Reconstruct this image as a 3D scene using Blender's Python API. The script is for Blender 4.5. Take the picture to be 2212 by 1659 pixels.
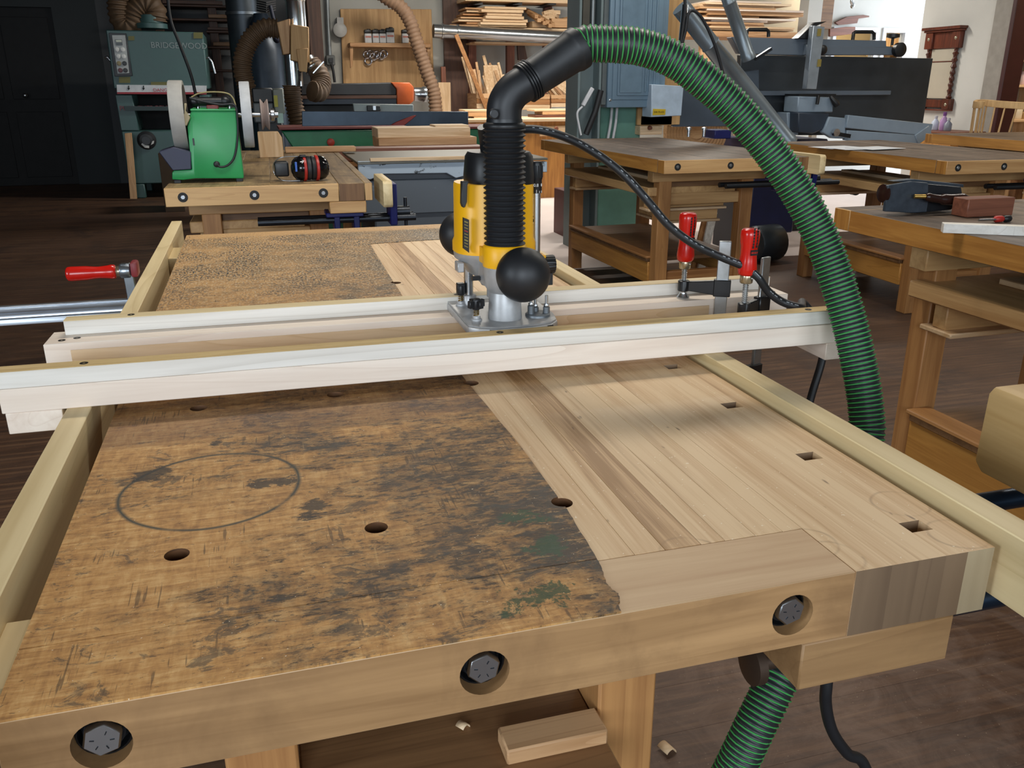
import bpy, bmesh, math, random
from mathutils import Vector, Matrix, Quaternion
random.seed(7)
PI = math.pi
for o in list(bpy.data.objects): bpy.data.objects.remove(o)
scene = bpy.context.scene
COL = scene.collection
H = 0.85                      # bench height; everything is laid out from the bench top (z=0) and lifted by H at the end

# ---------------------------------------------------------------- camera
CAM_F, CAM_O = 1852.31, Vector((-.5478, -.4793, .3524))
YAW, PITCH, ROLL = .2838, .3345, -.0008
_f = Vector((math.sin(YAW)*math.cos(PITCH), math.cos(YAW)*math.cos(PITCH), -math.sin(PITCH)))
_r0 = Vector((math.cos(YAW), -math.sin(YAW), 0)); _u0 = _r0.cross(_f)
_r = _r0*math.cos(ROLL) + _u0*math.sin(ROLL); _u = -_r0*math.sin(ROLL) + _u0*math.cos(ROLL)
cd = bpy.data.cameras.new('camera'); cam = bpy.data.objects.new('camera', cd); COL.objects.link(cam)
cd.sensor_fit = 'HORIZONTAL'; cd.sensor_width = 36; cd.lens = CAM_F*36/2212; cd.clip_start = .02; cd.clip_end = 100
cam.matrix_world = Matrix(((_r.x, _u.x, -_f.x, CAM_O.x), (_r.y, _u.y, -_f.y, CAM_O.y), (_r.z, _u.z, -_f.z, CAM_O.z), (0, 0, 0, 1)))
scene.camera = cam
def ray(u, v): return _f + _r*((u-1106)/CAM_F) - _u*((v-829.5)/CAM_F)
def on_y(u, v, y): d = ray(u, v); return CAM_O + d*((y-CAM_O.y)/d.y)
def on_x(u, v, x): d = ray(u, v); return CAM_O + d*((x-CAM_O.x)/d.x)
def on_z(u, v, z): d = ray(u, v); return CAM_O + d*((z-CAM_O.z)/d.z)
def at_d(u, v, dist): return CAM_O + ray(u, v)*dist

# ---------------------------------------------------------------- view, world and lights
vs = scene.view_settings
vs.view_transform = 'Standard'; vs.look = 'None'; vs.exposure = 0.08; vs.gamma = 1.0; vs.use_curve_mapping = False
world = bpy.data.worlds.new('world'); scene.world = world; world.use_nodes = True
world.node_tree.nodes['Background'].inputs[0].default_value = (.72, .84, 1, 1)
world.node_tree.nodes['Background'].inputs[1].default_value = .35
def area(name, loc, look, sx, sy, power, col):
    l = bpy.data.lights.new(name, 'AREA'); l.shape = 'RECTANGLE'; l.size = sx; l.size_y = sy; l.energy = power; l.color = col
    o = bpy.data.objects.new(name, l); COL.objects.link(o); o.location = loc
    o.rotation_euler = (Vector(look)-Vector(loc)).to_track_quat('-Z', 'Y').to_euler()
    return o
DAY = (.80, .90, 1.0); TUBE = (1.0, .95, .86)
area('window_light', (-1.9, -3.95, 1.05), (-1.4, 3, .3), 2.2, 1.7, 130, DAY)      # daylight in the two windows of the wall behind the photographer
area('window_light', (1.3, -3.95, 1.05), (1.0, 3, .3), 2.2, 1.7, 70, DAY)
area('window_light', (-5.75, -1.2, 1.05), (0, .2, .2), 2.2, 1.7, 165, DAY)      # window in the left wall, beside the photographer
area('window_light', (10.6, 9.0, 1.1), (4, 8.6, .3), 2.2, 2.2, 330, DAY)         # window of the bright corner at the back right
TUBES = [(-.15, 2.1), (2.3, 2.3), (2.4, 5.2), (4.6, 3.6), (1.6, 8.9), (3.6, 8.2)]
for tx, ty in TUBES: area('tube_light', (tx, ty, 2.42), (tx, ty, 0), 1.2, .22, (46 if tx < 2 else 26) if ty < 7 else 105, TUBE)  # unseen ceiling tubes; the rear pair is added to brighten the back wall
# ---------------------------------------------------------------- mesh helpers
class MB:
    """collects shapes; build() links them as one mesh object"""
    def __init__(s): s.v = []; s.f = []; s.m = []
    def add(s, vs, fs, m=0):
        b = len(s.v); s.v += [Vector(p) for p in vs]
        for k, f in enumerate(fs):
            s.f.append([b+i for i in f]); s.m.append(m[k] if isinstance(m, (list, tuple)) else m)
        return s
    def box(s, x0, x1, y0, y1, z0, z1, m=0, face=None, M=None):
        vs = [Vector(p) for p in ((x0,y0,z0),(x1,y0,z0),(x1,y1,z0),(x0,y1,z0),(x0,y0,z1),(x1,y0,z1),(x1,y1,z1),(x0,y1,z1))]
        if M is not None: vs = [M @ p for p in vs]
        fs = [(0,3,2,1),(4,5,6,7),(0,1,5,4),(1,2,6,5),(2,3,7,6),(3,0,4,7)]
        ms = [m]*6
        for k, a in (face or {}).items(): ms[('-z','+z','-y','+x','+y','-x').index(k)] = a
        return s.add(vs, fs, ms)
    def obox(s, c, size, rot=(0,0,0), m=0):
        from mathutils import Euler
        M = Matrix.Translation(Vector(c)) @ Euler(rot).to_matrix().to_4x4()
        a, b, d = size[0]/2, size[1]/2, size[2]/2
        return s.box(-a, a, -b, b, -d, d, m, None, M)
    def bar(s, p0, p1, w, t, up=(0,0,1), m=0):
        """rectangular bar from p0 to p1, w across, t along 'up'"""
        p0, p1 = Vector(p0), Vector(p1); d = (p1-p0); L = d.length; d.normalize()
        u = Vector(up); x = d.cross(u)
        if x.length < 1e-6: x = d.cross(Vector((1,0,0)))
        x.normalize(); z = x.cross(d).normalized()
        M = Matrix(((x.x,d.x,z.x,p0.x),(x.y,d.y,z.y,p0.y),(x.z,d.z,z.z,p0.z),(0,0,0,1)))
        return s.box(-w/2, w/2, 0, L, -t/2, t/2, m, None, M)
    def tube(s, pts, r, seg=14, m=0, cap=True, closed=False):
        pts = [Vector(p) for p in pts]; n = len(pts); rs = r if isinstance(r, (list, tuple)) else [r]*n
        t0 = (pts[1]-pts[0]).normalized(); a = Vector((0,0,1)) if abs(t0.z) < .9 else Vector((1,0,0))
        nx = t0.cross(a).normalized(); prev = t0; b = len(s.v)
        for i, p in enumerate(pts):
            t = ((pts[(i+1) % n]-pts[i-1]) if closed else (pts[min(i+1,n-1)]-pts[max(i-1,0)])).normalized()
            q = prev.rotation_difference(t); nx = q @ nx; nx = (nx - t*nx.dot(t)).normalized(); prev = t; ny = t.cross(nx)
            for k in range(seg):
                an = 2*PI*k/seg; s.v.append(p + (nx*math.cos(an)+ny*math.sin(an))*rs[i])
        for i in range(n if closed else n-1):
            j = (i+1) % n
            for k in range(seg):
                k2 = (k+1) % seg
                s.f.append([b+i*seg+k, b+i*seg+k2, b+j*seg+k2, b+j*seg+k]); s.m.append(m)
        if cap and not closed:
            s.f.append([b+k for k in range(seg)][::-1]); s.m.append(m)
            s.f.append([b+(n-1)*seg+k for k in range(seg)]); s.m.append(m)
        return s
    def cyl(s, p0, p1, r0, r1=None, seg=20, m=0): return s.tube([p0, p1], [r0, r0 if r1 is None else r1], seg, m)
    def lathe(s, o, axis, prof, seg=28, m=0, cap=True):
        """prof: list of (radius, height along axis)"""
        o = Vector(o); ax = Vector(axis).normalized(); a = Vector((1,0,0)) if abs(ax.x) < .9 else Vector((0,1,0))
        nx = (a - ax*a.dot(ax)).normalized(); ny = ax.cross(nx); b = len(s.v)
        for r, h in prof:
            for k in range(seg):
                an = 2*PI*k/seg; s.v.append(o + ax*h + (nx*math.cos(an)+ny*math.sin(an))*max(r, 1e-5))
        for i in range(len(prof)-1):
            for k in range(seg):
                k2 = (k+1) % seg
                s.f.append([b+i*seg+k, b+i*seg+k2, b+(i+1)*seg+k2, b+(i+1)*seg+k]); s.m.append(m)
        if cap:
            s.f.append([b+k for k in range(seg)][::-1]); s.m.append(m)
            s.f.append([b+(len(prof)-1)*seg+k for k in range(seg)]); s.m.append(m)
        return s
    def ball(s, c, r, seg=24, rings=14, m=0):
        r = r if isinstance(r, (list, tuple)) else (r, r, r); c = Vector(c); b = len(s.v)
        for i in range(rings+1):
            th = PI*i/rings
            for k in range(seg):
                an = 2*PI*k/seg; q = max(math.sin(th), 1e-4)
                s.v.append(c + Vector((r[0]*q*math.cos(an), r[1]*q*math.sin(an), -r[2]*math.cos(th))))
        for i in range(rings):
            for k in range(seg):
                k2 = (k+1) % seg
                s.f.append([b+i*seg+k, b+i*seg+k2, b+(i+1)*seg+k2, b+(i+1)*seg+k]); s.m.append(m)
        return s
    def prism(s, poly, ext, m=0, mtop=None):
        """poly: 3D outline, extruded by vector ext"""
        poly = [Vector(p) for p in poly]; e = Vector(ext); n = len(poly); b = len(s.v)
        nrm = Vector((0,0,0))
        for i in range(n): nrm += poly[i].cross(poly[(i+1) % n])
        if nrm.dot(e) < 0: poly = poly[::-1]
        s.v += poly + [p+e for p in poly]
        s.f.append([b+i for i in range(n)][::-1]); s.m.append(m)
        s.f.append([b+n+i for i in range(n)]); s.m.append(m if mtop is None else mtop)
        for i in range(n):
            j = (i+1) % n; s.f.append([b+i, b+j, b+n+j, b+n+i]); s.m.append(m)
        return s
    def xf(s, M):
        s.v = [M @ p for p in s.v]; return s
    def mesh(s, name, bevel=0, bseg=1, fix=True):
        me = bpy.data.meshes.new(name); me.from_pydata([tuple(p) for p in s.v], [], s.f)
        me.polygons.foreach_set('material_index', s.m)
        bm = bmesh.new(); bm.from_mesh(me)
        if bevel:
            es = [e for e in bm.edges if len(e.link_faces) == 2 and e.calc_face_angle(0) > .6]
            bmesh.ops.bevel(bm, geom=es, offset=bevel, segments=bseg, affect='EDGES', clamp_overlap=True, profile=.5)
        bm.to_mesh(me); bm.free()
        for p in me.polygons: p.use_smooth = True
        me.set_sharp_from_angle(angle=math.radians(38 if bevel else 50))
        return me
    def build(s, name, mats, parent=None, bevel=0, bseg=1, local=False, cuts=None):
        """vertices are in scene coordinates unless local; the origin is put at the middle of the part"""
        if not isinstance(mats, (list, tuple)): mats = [mats]
        if not local:
            lo = Vector([min(p[i] for p in s.v) for i in range(3)]); hi = Vector([max(p[i] for p in s.v) for i in range(3)])
            c = (lo+hi)/2; c.z = lo.z
            s.v = [p-c for p in s.v]
        else: c = Vector((0,0,0))
        me = s.mesh(name, bevel, bseg)
        for m in mats: me.materials.append(m)
        o = bpy.data.objects.new(name, me); COL.objects.link(o)
        if parent is not None:
            o.parent = parent
            if not local: c = c - root_loc(parent)
        o.location = c
        if cuts: cut(o, cuts)
        return o
def root_loc(p):
    l = Vector((0,0,0))
    while p is not None: l += p.location; p = p.parent
    return l
def cut(o, cutters):
    """drill real holes: the cutters are applied and removed again"""
    tmp = []
    off = root_loc(o)
    for c in cutters:
        me = c.mesh('hole'); me.transform(Matrix.Translation(-off))
        for m in o.data.materials: me.materials.append(m)
        t = bpy.data.objects.new('hole', me); COL.objects.link(t); t.parent = o; tmp.append(t)
        md = o.modifiers.new('b', 'BOOLEAN'); md.operation = 'DIFFERENCE'; md.solver = 'EXACT'; md.object = t
    bpy.context.view_layer.update()
    dg = bpy.context.evaluated_depsgraph_get()
    nm = bpy.data.meshes.new_from_object(o.evaluated_get(dg))
    o.modifiers.clear(); old = o.data; o.data = nm; nm.name = old.name
    nm.set_sharp_from_angle(angle=math.radians(38))
    for t in tmp: bpy.data.objects.remove(t)
def tag(o, label=None, cat=None, group=None, kind=None):
    if label: o['label'] = label
    if cat: o['category'] = cat
    if group: o['group'] = group
    if kind: o['kind'] = kind
    return o
def thing(name, label, cat, loc=(0,0,0), rotz=0, group=None):
    o = bpy.data.objects.new(name, None); COL.objects.link(o); o.location = loc; o.rotation_euler = (0,0,rotz)
    o.empty_display_size = .05
    return tag(o, label, cat, group)
def copy_tree(o, parent=None):
    c = o.copy(); COL.objects.link(c); c.parent = parent
    for ch in list(o.children): copy_tree(ch, c)
    return c
def lettering(txt, size, mat, parent, M, name='lettering', ext=.0004, align='CENTER'):
    """flat letters as a mesh part; M places the text plane (x along the line, y up the letters)"""
    cu = bpy.data.curves.new('t', 'FONT'); cu.body = txt; cu.size = size; cu.align_x = align; cu.align_y = 'CENTER'; cu.extrude = ext
    t = bpy.data.objects.new('t', cu); COL.objects.link(t); bpy.context.view_layer.update()
    me = bpy.data.meshes.new_from_object(t.evaluated_get(bpy.context.evaluated_depsgraph_get()))
    bpy.data.objects.remove(t); me.transform(M); me.name = name
    c = sum((v.co for v in me.vertices), Vector())/max(1, len(me.vertices)); me.transform(Matrix.Translation(-c))
    me.materials.clear(); me.materials.append(mat)
    o = bpy.data.objects.new(name, me); COL.objects.link(o); o.parent = parent; o.location = c - (root_loc(parent) if parent else Vector())
    return o
def frame(o, x, y):
    x = Vector(x).normalized(); y = Vector(y); y = (y - x*y.dot(x)).normalized(); z = x.cross(y); o = Vector(o)
    return Matrix(((x.x,y.x,z.x,o.x),(x.y,y.y,z.y,o.y),(x.z,y.z,z.z,o.z),(0,0,0,1)))
def spline(pts, n=8):
    """Catmull-Rom through the points"""
    P = [Vector(p) for p in pts]; P = [P[0]*2-P[1]] + P + [P[-1]*2-P[-2]]; out = []
    for i in range(1, len(P)-2):
        a, b, c, d = P[i-1:i+3]
        for k in range(n):
            t = k/n
            out.append(.5*((2*b)+(c-a)*t+(2*a-5*b+4*c-d)*t*t+(3*b-a-3*c+d)*t**3))
    return out + [P[-2]]
def resample(pts, step):
    out = [pts[0].copy()]; acc = 0; 
    for a, b in zip(pts, pts[1:]):
        L = (b-a).length
        while acc + L >= step:
            k = (step-acc)/L; a = a.lerp(b, k); out.append(a.copy()); L = (b-a).length; acc = 0
        acc += L
    return out

# ---------------------------------------------------------------- materials
def lin(c):
    if isinstance(c, str): c = [int(c[i:i+2], 16)/255 for i in (0, 2, 4)]
    return tuple(x/12.92 if x <= .04045 else ((x+.055)/1.055)**2.4 for x in c) + (1,)
class NT:
    def __init__(s, name):
        s.mat = bpy.data.materials.new(name); s.mat.use_nodes = True; s.t = s.mat.node_tree
        s.b = s.t.nodes['Principled BSDF']
    def n(s, typ, **kw):
        x = s.t.nodes.new(typ)
        for k, v in kw.items(): setattr(x, k, v)
        return x
    def put(s, sock, v):
        if hasattr(v, 'is_output') or isinstance(v, bpy.types.NodeSocket): s.t.links.new(v, sock)
        else: sock.default_value = v
    def coord(s, which='Object'): return s.n('ShaderNodeTexCoord').outputs[which]
    def math(s, op, a, b=0.0, c=None, clamp=False):
        x = s.n('ShaderNodeMath', operation=op, use_clamp=clamp); s.put(x.inputs[0], a); s.put(x.inputs[1], b)
        if c is not None: s.put(x.inputs[2], c)
        return x.outputs[0]
    def vmath(s, op, a, b=(0,0,0)):
        x = s.n('ShaderNodeVectorMath', operation=op); s.put(x.inputs[0], a); s.put(x.inputs[1], b); return x.outputs['Value' if op in ('LENGTH','DISTANCE','DOT_PRODUCT') else 'Vector']
    def mapping(s, v, scale=(1,1,1), loc=(0,0,0), rot=(0,0,0)):
        x = s.n('ShaderNodeMapping'); s.put(x.inputs['Vector'], v); x.inputs['Scale'].default_value = scale; x.inputs['Location'].default_value = loc; x.inputs['Rotation'].default_value = rot
        return x.outputs[0]
    def noise(s, v, scale, detail=3, rough=.55, dist=0):
        x = s.n('ShaderNodeTexNoise'); s.put(x.inputs['Vector'], v); x.inputs['Scale'].default_value = scale; x.inputs['Detail'].default_value = detail
        x.inputs['Roughness'].default_value = rough; x.inputs['Distortion'].default_value = dist
        return x.outputs[0]
    def ramp(s, fac, stops, interp='LINEAR'):
        x = s.n('ShaderNodeValToRGB'); s.put(x.inputs[0], fac); cr = x.color_ramp; cr.interpolation = interp
        while len(cr.elements) < len(stops): cr.elements.new(.5)
        for e, (p, c) in zip(cr.elements, stops):
            e.position = p; e.color = c if isinstance(c, tuple) and len(c) == 4 else ((c, c, c, 1) if isinstance(c, (int, float)) else lin(c))
        return x.outputs[0]
    def mix(s, fac, a, b, mode='MIX'):
        x = s.n('ShaderNodeMix', data_type='RGBA', blend_type=mode); s.put(x.inputs[0], fac)
        s.put(x.inputs[6], lin(a) if isinstance(a, str) else a); s.put(x.inputs[7], lin(b) if isinstance(b, str) else b)
        return x.outputs[2]
    def sep(s, v):
        x = s.n('ShaderNodeSeparateXYZ'); s.put(x.inputs[0], v); return x.outputs
    def rnd(s): return s.n('ShaderNodeObjectInfo').outputs['Random']
    def bump(s, h, strength=.3, dist=.002):
        x = s.n('ShaderNodeBump'); s.put(x.inputs['Height'], h); x.inputs['Strength'].default_value = strength; x.inputs['Distance'].default_value = dist
        s.t.links.new(x.outputs[0], s.b.inputs['Normal'])
    def done(s, col, rough=.5, metal=0.0, spec=None):
        s.put(s.b.inputs['Base Color'], lin(col) if isinstance(col, str) else col); s.put(s.b.inputs['Roughness'], rough); s.put(s.b.inputs['Metallic'], metal)
        if spec is not None: s.b.inputs['Specular IOR Level'].default_value = spec
        return s.mat
_mc = {}
def plain(name, col, rough=.5, metal=0.0, var=.12, scale=12, spec=None):
    """painted, plastic or metal surface with slight mottling"""
    k = ('p', name)
    if k in _mc: return _mc[k]
    t = NT(name); c = t.coord(); n = t.noise(c, scale, 4)
    base = lin(col); dk = tuple(x*(1-var) for x in base[:3])+(1,); lt = tuple(min(1, x*(1+var)) for x in base[:3])+(1,)
    colr = t.ramp(n, [(.3, dk), (.7, lt)])
    rg = t.math('ADD', rough-.05, t.math('MULTIPLY', n, .1))
    _mc[k] = t.done(colr, rg, metal, spec); return _mc[k]
def wood(name, dark, light, axis='Y', scale=1.0, rough=.55, streak=.5, dirt=None, dirt_amt=.0):
    """sawn wood, grain along one object axis; every board gets its own piece of grain and tone"""
    k = (name, axis)
    if k in _mc: return _mc[k]
    t = NT(name+'_'+axis.lower()); c = t.coord()
    r = t.rnd(); off = t.n('ShaderNodeCombineXYZ'); 
    for i, q in enumerate((13.1, 7.7, 5.3)): t.put(off.inputs[i], t.math('MULTIPLY', r, q))
    v = t.vmath('ADD', c, off.outputs[0])
    sc = {'X': (1.2, 22, 22), 'Y': (22, 1.2, 22), 'Z': (22, 22, 1.2)}[axis]
    m1 = t.mapping(v, tuple(a*scale for a in sc)); g = t.noise(m1, 1.6, 4, .55, .8)
    m2 = t.mapping(v, tuple(a*scale*4.5 for a in sc)); g2 = t.noise(m2, 2.2, 3, .6)
    f = t.math('ADD', t.math('MULTIPLY', g, 1-streak*.45), t.math('MULTIPLY', g2, streak*.45))
    f = t.math('ADD', f, t.math('MULTIPLY', t.math('SUBTRACT', r, .5), .22))
    col = t.ramp(f, [(.28, dark), (.66, light)])
    low = t.noise(t.mapping(v, tuple(a*scale*.55 for a in sc), (3, 1, 2)), 1.3, 1, .4, .5); ring_ = t.math('FRACT', t.math('MULTIPLY', low, 9))
    col = t.mix(t.math('MULTIPLY', t.ramp(ring_, [(0, 1), (.16, 0)]), .42), col, dark)
    if dirt:
        d = t.noise(v, 9*scale, 6, .65, .6); col = t.mix(t.math('MULTIPLY', t.ramp(d, [(.47, 0), (.64, 1)]), dirt_amt), col, dirt)
    t.bump(g2, .12, .001)
    _mc[k] = t.done(col, rough); return _mc[k]
def W(kind, axis='Y'):
    P = {'maple': ('cfb9a6', 'eadbcb', .8, .5, .4), 'fence': ('bcb3a6', 'e8e3da', .7, .5, .35), 'poplar': ('b99f6e', 'e0cb9e', .5, .5, .4),
         'planed': ('b08455', 'e3c79c', .9, .45, .5), 'bench': ('96622a', 'c48d45', .8, .5, .45), 'benchpale': ('ab8050', 'd0a873', .7, .5, .45),
         'leg': ('8c5c33', 'b5834f', .8, .5, .4), 'benchdark': ('5e4026', '8a6541', .8, .55, .5), 'mahogany': ('5a3222', '84503a', .9, .5, .4),
         'ply': ('9c7547', 'c09a68', .5, .6, .35), 'shopwood': ('9a6d42', 'cda478', .9, .6, .45), 'palewood': ('b99468', 'e0c4a0', .9, .6, .4),
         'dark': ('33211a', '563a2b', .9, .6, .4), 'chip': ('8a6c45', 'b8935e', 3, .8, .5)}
    d, l, s, r, k = P[kind]
    return wood(kind, d, l, axis, s, r, k)
BLACK = plain('black_plastic', '17181a', .42); RUBBER = plain('black_rubber', '1c1d20', .55); STEEL = plain('bright_steel', 'c4c8cc', .28, 1.0, .08)
DARKSTEEL = plain('dark_steel', '3a3d42', .38, .85); CAST = plain('cast_aluminium', 'b4b4b4', .42, .45, .1, 60); BLACKPAINT = plain('black_enamel', '101113', .3)
WHITE = plain('white_paint', 'd8dade', .5, 0, .05); INK = plain('black_ink', '0c0c0c', .7); BLUEPAINT = plain('blue_enamel', '121a58', .4); NAVY = plain('navy_enamel', '10163a', .45)
# ---------------------------------------------------------------- the room
ZF, ZC = -H, 2.55
def struct(o): o['kind'] = 'structure'; return o
# floor: old dark boards running across the room, dusted with sawdust
t = NT('floor_boards'); pos = t.n('ShaderNodeNewGeometry').outputs['Position']; r = t.rnd(); c = t.coord()
m1 = t.mapping(t.vmath('ADD', c, t.n('ShaderNodeCombineXYZ').outputs[0]), (1.5, 26, 26)); g = t.noise(m1, 2.0, 5, .6, .6)
f = t.math('ADD', g, t.math('MULTIPLY', t.math('SUBTRACT', r, .5), .16))
colf = t.ramp(f, [(.25, '33231a'), (.55, '543a28'), (.8, '70533b')])
blot = t.noise(pos, 1.7, 6, .7, .5); colf = t.mix(t.math('MULTIPLY', t.ramp(blot, [(.52, 0), (.62, 1)]), .55), colf, '2a1d18')
near = t.math('SUBTRACT', 1.0, t.math('MULTIPLY', t.vmath('DISTANCE', pos, (.35, 1.3, 0)), .55), clamp=True)
dust = t.noise(pos, 7, 7, .72, 1.2); dm = t.math('MULTIPLY', t.ramp(dust, [(.42, 0), (.62, 1)]), t.math('ADD', t.math('MULTIPLY', near, .6), .05), clamp=True)
colf = t.mix(dm, colf, '7f6a5c')
spk = t.noise(pos, 160, 2, .5); colf = t.mix(t.math('MULTIPLY', t.ramp(spk, [(.70, 0), (.74, 1)]), .5), colf, 'a08c72')
t.bump(t.math('ADD', g, t.math('MULTIPLY', dust, .6)), .25, .004)
FLOOR = t.done(colf, t.math('ADD', .58, t.math('MULTIPLY', dm, .35)))
floor = struct(MB().box(-6, 11, -4.2, 13, ZF-.1, ZF-.004).build('floor', plain('subfloor', '14100d', .9)))
mb = MB().box(-8.5, 8.5, -.065, .065, -.02, 0)
pm = mb.mesh('floor_plank', .0005); pm.materials.append(FLOOR)
ny = 132
for i in range(ny):
    o = bpy.data.objects.new('floor_plank', pm); COL.objects.link(o); o.parent = floor; o.location = Vector((2.5, -4.13+i*.13, ZF)) - floor.location
# pale slab putting the sunlight on the back right bay floor into colour
struct(MB().box(1.25, 11, 5.05, 12, ZF-.002, ZF+.003).build('floor_bay', plain('sunlit_floor_tone', 'cdbfb9', .6, 0, .08, 2)))
# walls and ceiling
def wallmat(name, col):
    t = NT(name); c = t.n('ShaderNodeNewGeometry').outputs['Position']; n = t.noise(c, 1.3, 5, .6); n2 = t.noise(c, 45, 3)
    t.bump(n2, .08, .002); b = lin(col)
    return t.done(t.ramp(n, [(.3, tuple(x*.88 for x in b[:3])+(1,)), (.7, b)]), .85)
WALL = wallmat('painted_plaster', 'c9c8c2'); WALLB = wallmat('back_plaster', 'a8a7a0'); CEIL = wallmat('ceiling_boards', '6f675c'); SHADE = wallmat('shaded_plaster', '303436')
struct(MB().box(-6, 11, -4.3, 13, ZC, ZC+.1).build('ceiling', CEIL))
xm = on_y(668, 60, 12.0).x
struct(MB().box(-2.25, xm, 12.0, 12.15, ZF, ZC).build('wall_back_middle', wallmat('dimmed_plaster', '4c4e50')))  # same back wall, its dimness towards the left put into a greyer tone
wb = MB().box(xm, 8.2, 12.0, 12.15, ZF, ZC)
struct(wb.build('wall_back', WALLB))
# unlit far left corner: its shade is put into the wall colour
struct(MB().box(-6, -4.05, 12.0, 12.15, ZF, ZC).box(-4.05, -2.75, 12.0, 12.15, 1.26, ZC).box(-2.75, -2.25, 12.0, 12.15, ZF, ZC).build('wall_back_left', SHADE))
d = struct(MB().box(-4.05, -2.75, 12.05, 12.10, ZF, 1.26).build('door_1', plain('dark_opening_door', '060608', .7), None, .004))  # blackened door fills the opening, standing in for the dark room behind
MB().box(-3.98, -3.45, 12.04, 12.05, .2, 1.15).box(-3.35, -2.82, 12.04, 12.05, .2, 1.15).box(-3.98, -3.45, 12.04, 12.05, -.75, .05).box(-3.35, -2.82, 12.04, 12.05, -.75, .05).build('door_panel', plain('dark_opening_door', '060608', .7), d, .004)
k = on_y(57, 206, 12.02)
MB().cyl(k, k+Vector((0,-.05,0)), .012).ball(k+Vector((0,-.07,0)), .03).build('door_knob', STEEL, d)
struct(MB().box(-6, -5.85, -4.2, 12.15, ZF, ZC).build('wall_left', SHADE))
# wall behind the photographer, with two window openings
WX = [(-3.0, -.8), (.2, 2.4)]
wr = MB(); z0, z1 = .15, 1.95
for a, b in [(-6, WX[0][0]), (WX[0][1], WX[1][0]), (WX[1][1], 6.1)]: wr.box(a, b, -4.2, -4.05, ZF, ZC)
for a, b in WX: wr.box(a, b, -4.2, -4.05, ZF, z0).box(a, b, -4.2, -4.05, z1, ZC)
struct(wr.build('wall_rear', WALL))
for i, (a, b) in enumerate(WX):
    w = struct(MB().box(a, b, -4.16, -4.12, z0, z0+.05).box(a, b, -4.16, -4.12, z1-.05, z1).box(a, a+.05, -4.16, -4.12, z0, z1).box(b-.05, b, -4.16, -4.12, z0, z1).box((a+b)/2-.02, (a+b)/2+.02, -4.16, -4.12, z0, z1).build('window_%d' % (i+1), WHITE))
# right wall with a doorway into a lit store room; it ends at a corner
XR = 5.9
yc = on_x(1985, 100, XR).y; yd = on_x(2164, 215, XR).y; yp_ = on_x(2121, 215, XR).y
wr = MB().box(XR, XR+.12, yd, yc, ZF, ZC).box(XR, XR+.12, -4.2, yd-1.9, ZF, ZC).box(XR, XR+.12, yd-1.9, yd, 1.5, ZC)
struct(wr.build('wall_right', WALL))
JAMB = plain('maroon_trim', '3a1416', .5)
struct(MB().box(XR-.03, XR+.16, yd-.01, yd+.035, ZF, 1.5).box(XR-.03, XR+.16, yd-1.95, yd-1.89, ZF, 1.5).box(XR-.03, XR+.16, yd-1.95, yd+.05, 1.5, 1.57).build('trim_1', JAMB, None, .004))
struct(MB().box(XR+.12, XR+2.2, yc-.12, yc, ZF, ZC).build('wall_corner', WALL))
struct(MB().box(XR-.02, XR, yd+.036, yp_, ZF, ZC).build('trim_2', plain('grey_batten', '8f8a82', .7)))
# store room behind the doorway
STORE = wallmat('cream_plaster', 'd2bd93')
struct(MB().box(8.1, 8.2, 2.0, yc, ZF, ZC).build('wall_store', STORE))
struct(MB().box(XR+.12, 8.2, 2.0, 2.1, ZF, ZC).build('wall_store_side', STORE))
area("store_lamp", (6.9, 5.6, 2.3), (7.0, 6.0, 0), .8, .5, 45, (1.0, .80, .55))
# white wall of the far right corner with two inner windows
YW = 10.6
xa, xb = on_y(1790, 60, YW).x, 11.0
zt_, zb_ = on_y(1900, 60, YW).z, on_y(1900, 190, YW).z
p0, p1, p2, p3 = on_y(1800, 60, YW).x, on_y(1899, 60, YW).x, on_y(1908, 60, YW).x, on_y(1962, 60, YW).x
wf = MB().box(xa, p0, YW, YW+.12, ZF, ZC).box(p3, xb, YW, YW+.12, ZF, ZC).box(p0, p3, YW, YW+.12, zt_, ZC).box(p0, p3, YW, YW+.12, ZF, zb_).box(p1, p2, YW, YW+.12, zb_, zt_)
struct(wf.build('wall_far', WALL))
GLASS = NT('window_glass'); GLASS.b.inputs['Transmission Weight'].default_value = 1; GLASS.b.inputs['IOR'].default_value = 1.02; GLASS = GLASS.done((.95, .97, .95, 1), .03)
for i, (a, b) in enumerate([(p0, p1), (p2, p3)]):
    w = struct(MB().box(a, b, YW-.02, YW+.1, zt_-.06, zt_).box(a, a+.05, YW-.02, YW+.1, zb_+.05, zt_-.06).box(b-.05, b, YW-.02, YW+.1, zb_+.05, zt_-.06).box(a, b, YW-.02, YW+.1, zb_, zb_+.05).build('window_%d' % (i+3), WHITE, None, 0))
    MB().box(a+.05, b-.05, YW+.04, YW+.045, zb_+.05, zt_-.06).build('pane', GLASS, w)
struct(MB().box(xa, xb, YW+1.6, YW+1.7, ZF, ZC).build('wall_office', STORE))
area('office_lamp', ((p0+p3)/2, YW+.9, 1.9), ((p0+p3)/2, YW+.9, 0), .8, .5, 30, (1.0, .80, .55))
# ceiling fixtures out of view, added to account for the tube lights
TL = dict(zip(TUBES, ('over the foreground bench', 'over the orange-sided bench', 'over the bench behind the clamps', 'over the farthest bench', 'in front of the lumber rack', 'over the planer')))
for tx, ty in TUBES:
    o = thing('ceiling_lamp', 'unseen fluorescent ceiling fixture added '+TL[(tx, ty)], 'lamp', (tx, ty, ZC-.1), 0, 'added unseen fixtures')
    MB().prism([(-.65,-.14,.1),(-.65,.14,.1),(-.65,.09,.03),(-.65,-.09,.03)], (1.3,0,0)).build('housing', WHITE, o, .003, 1, True)
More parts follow.
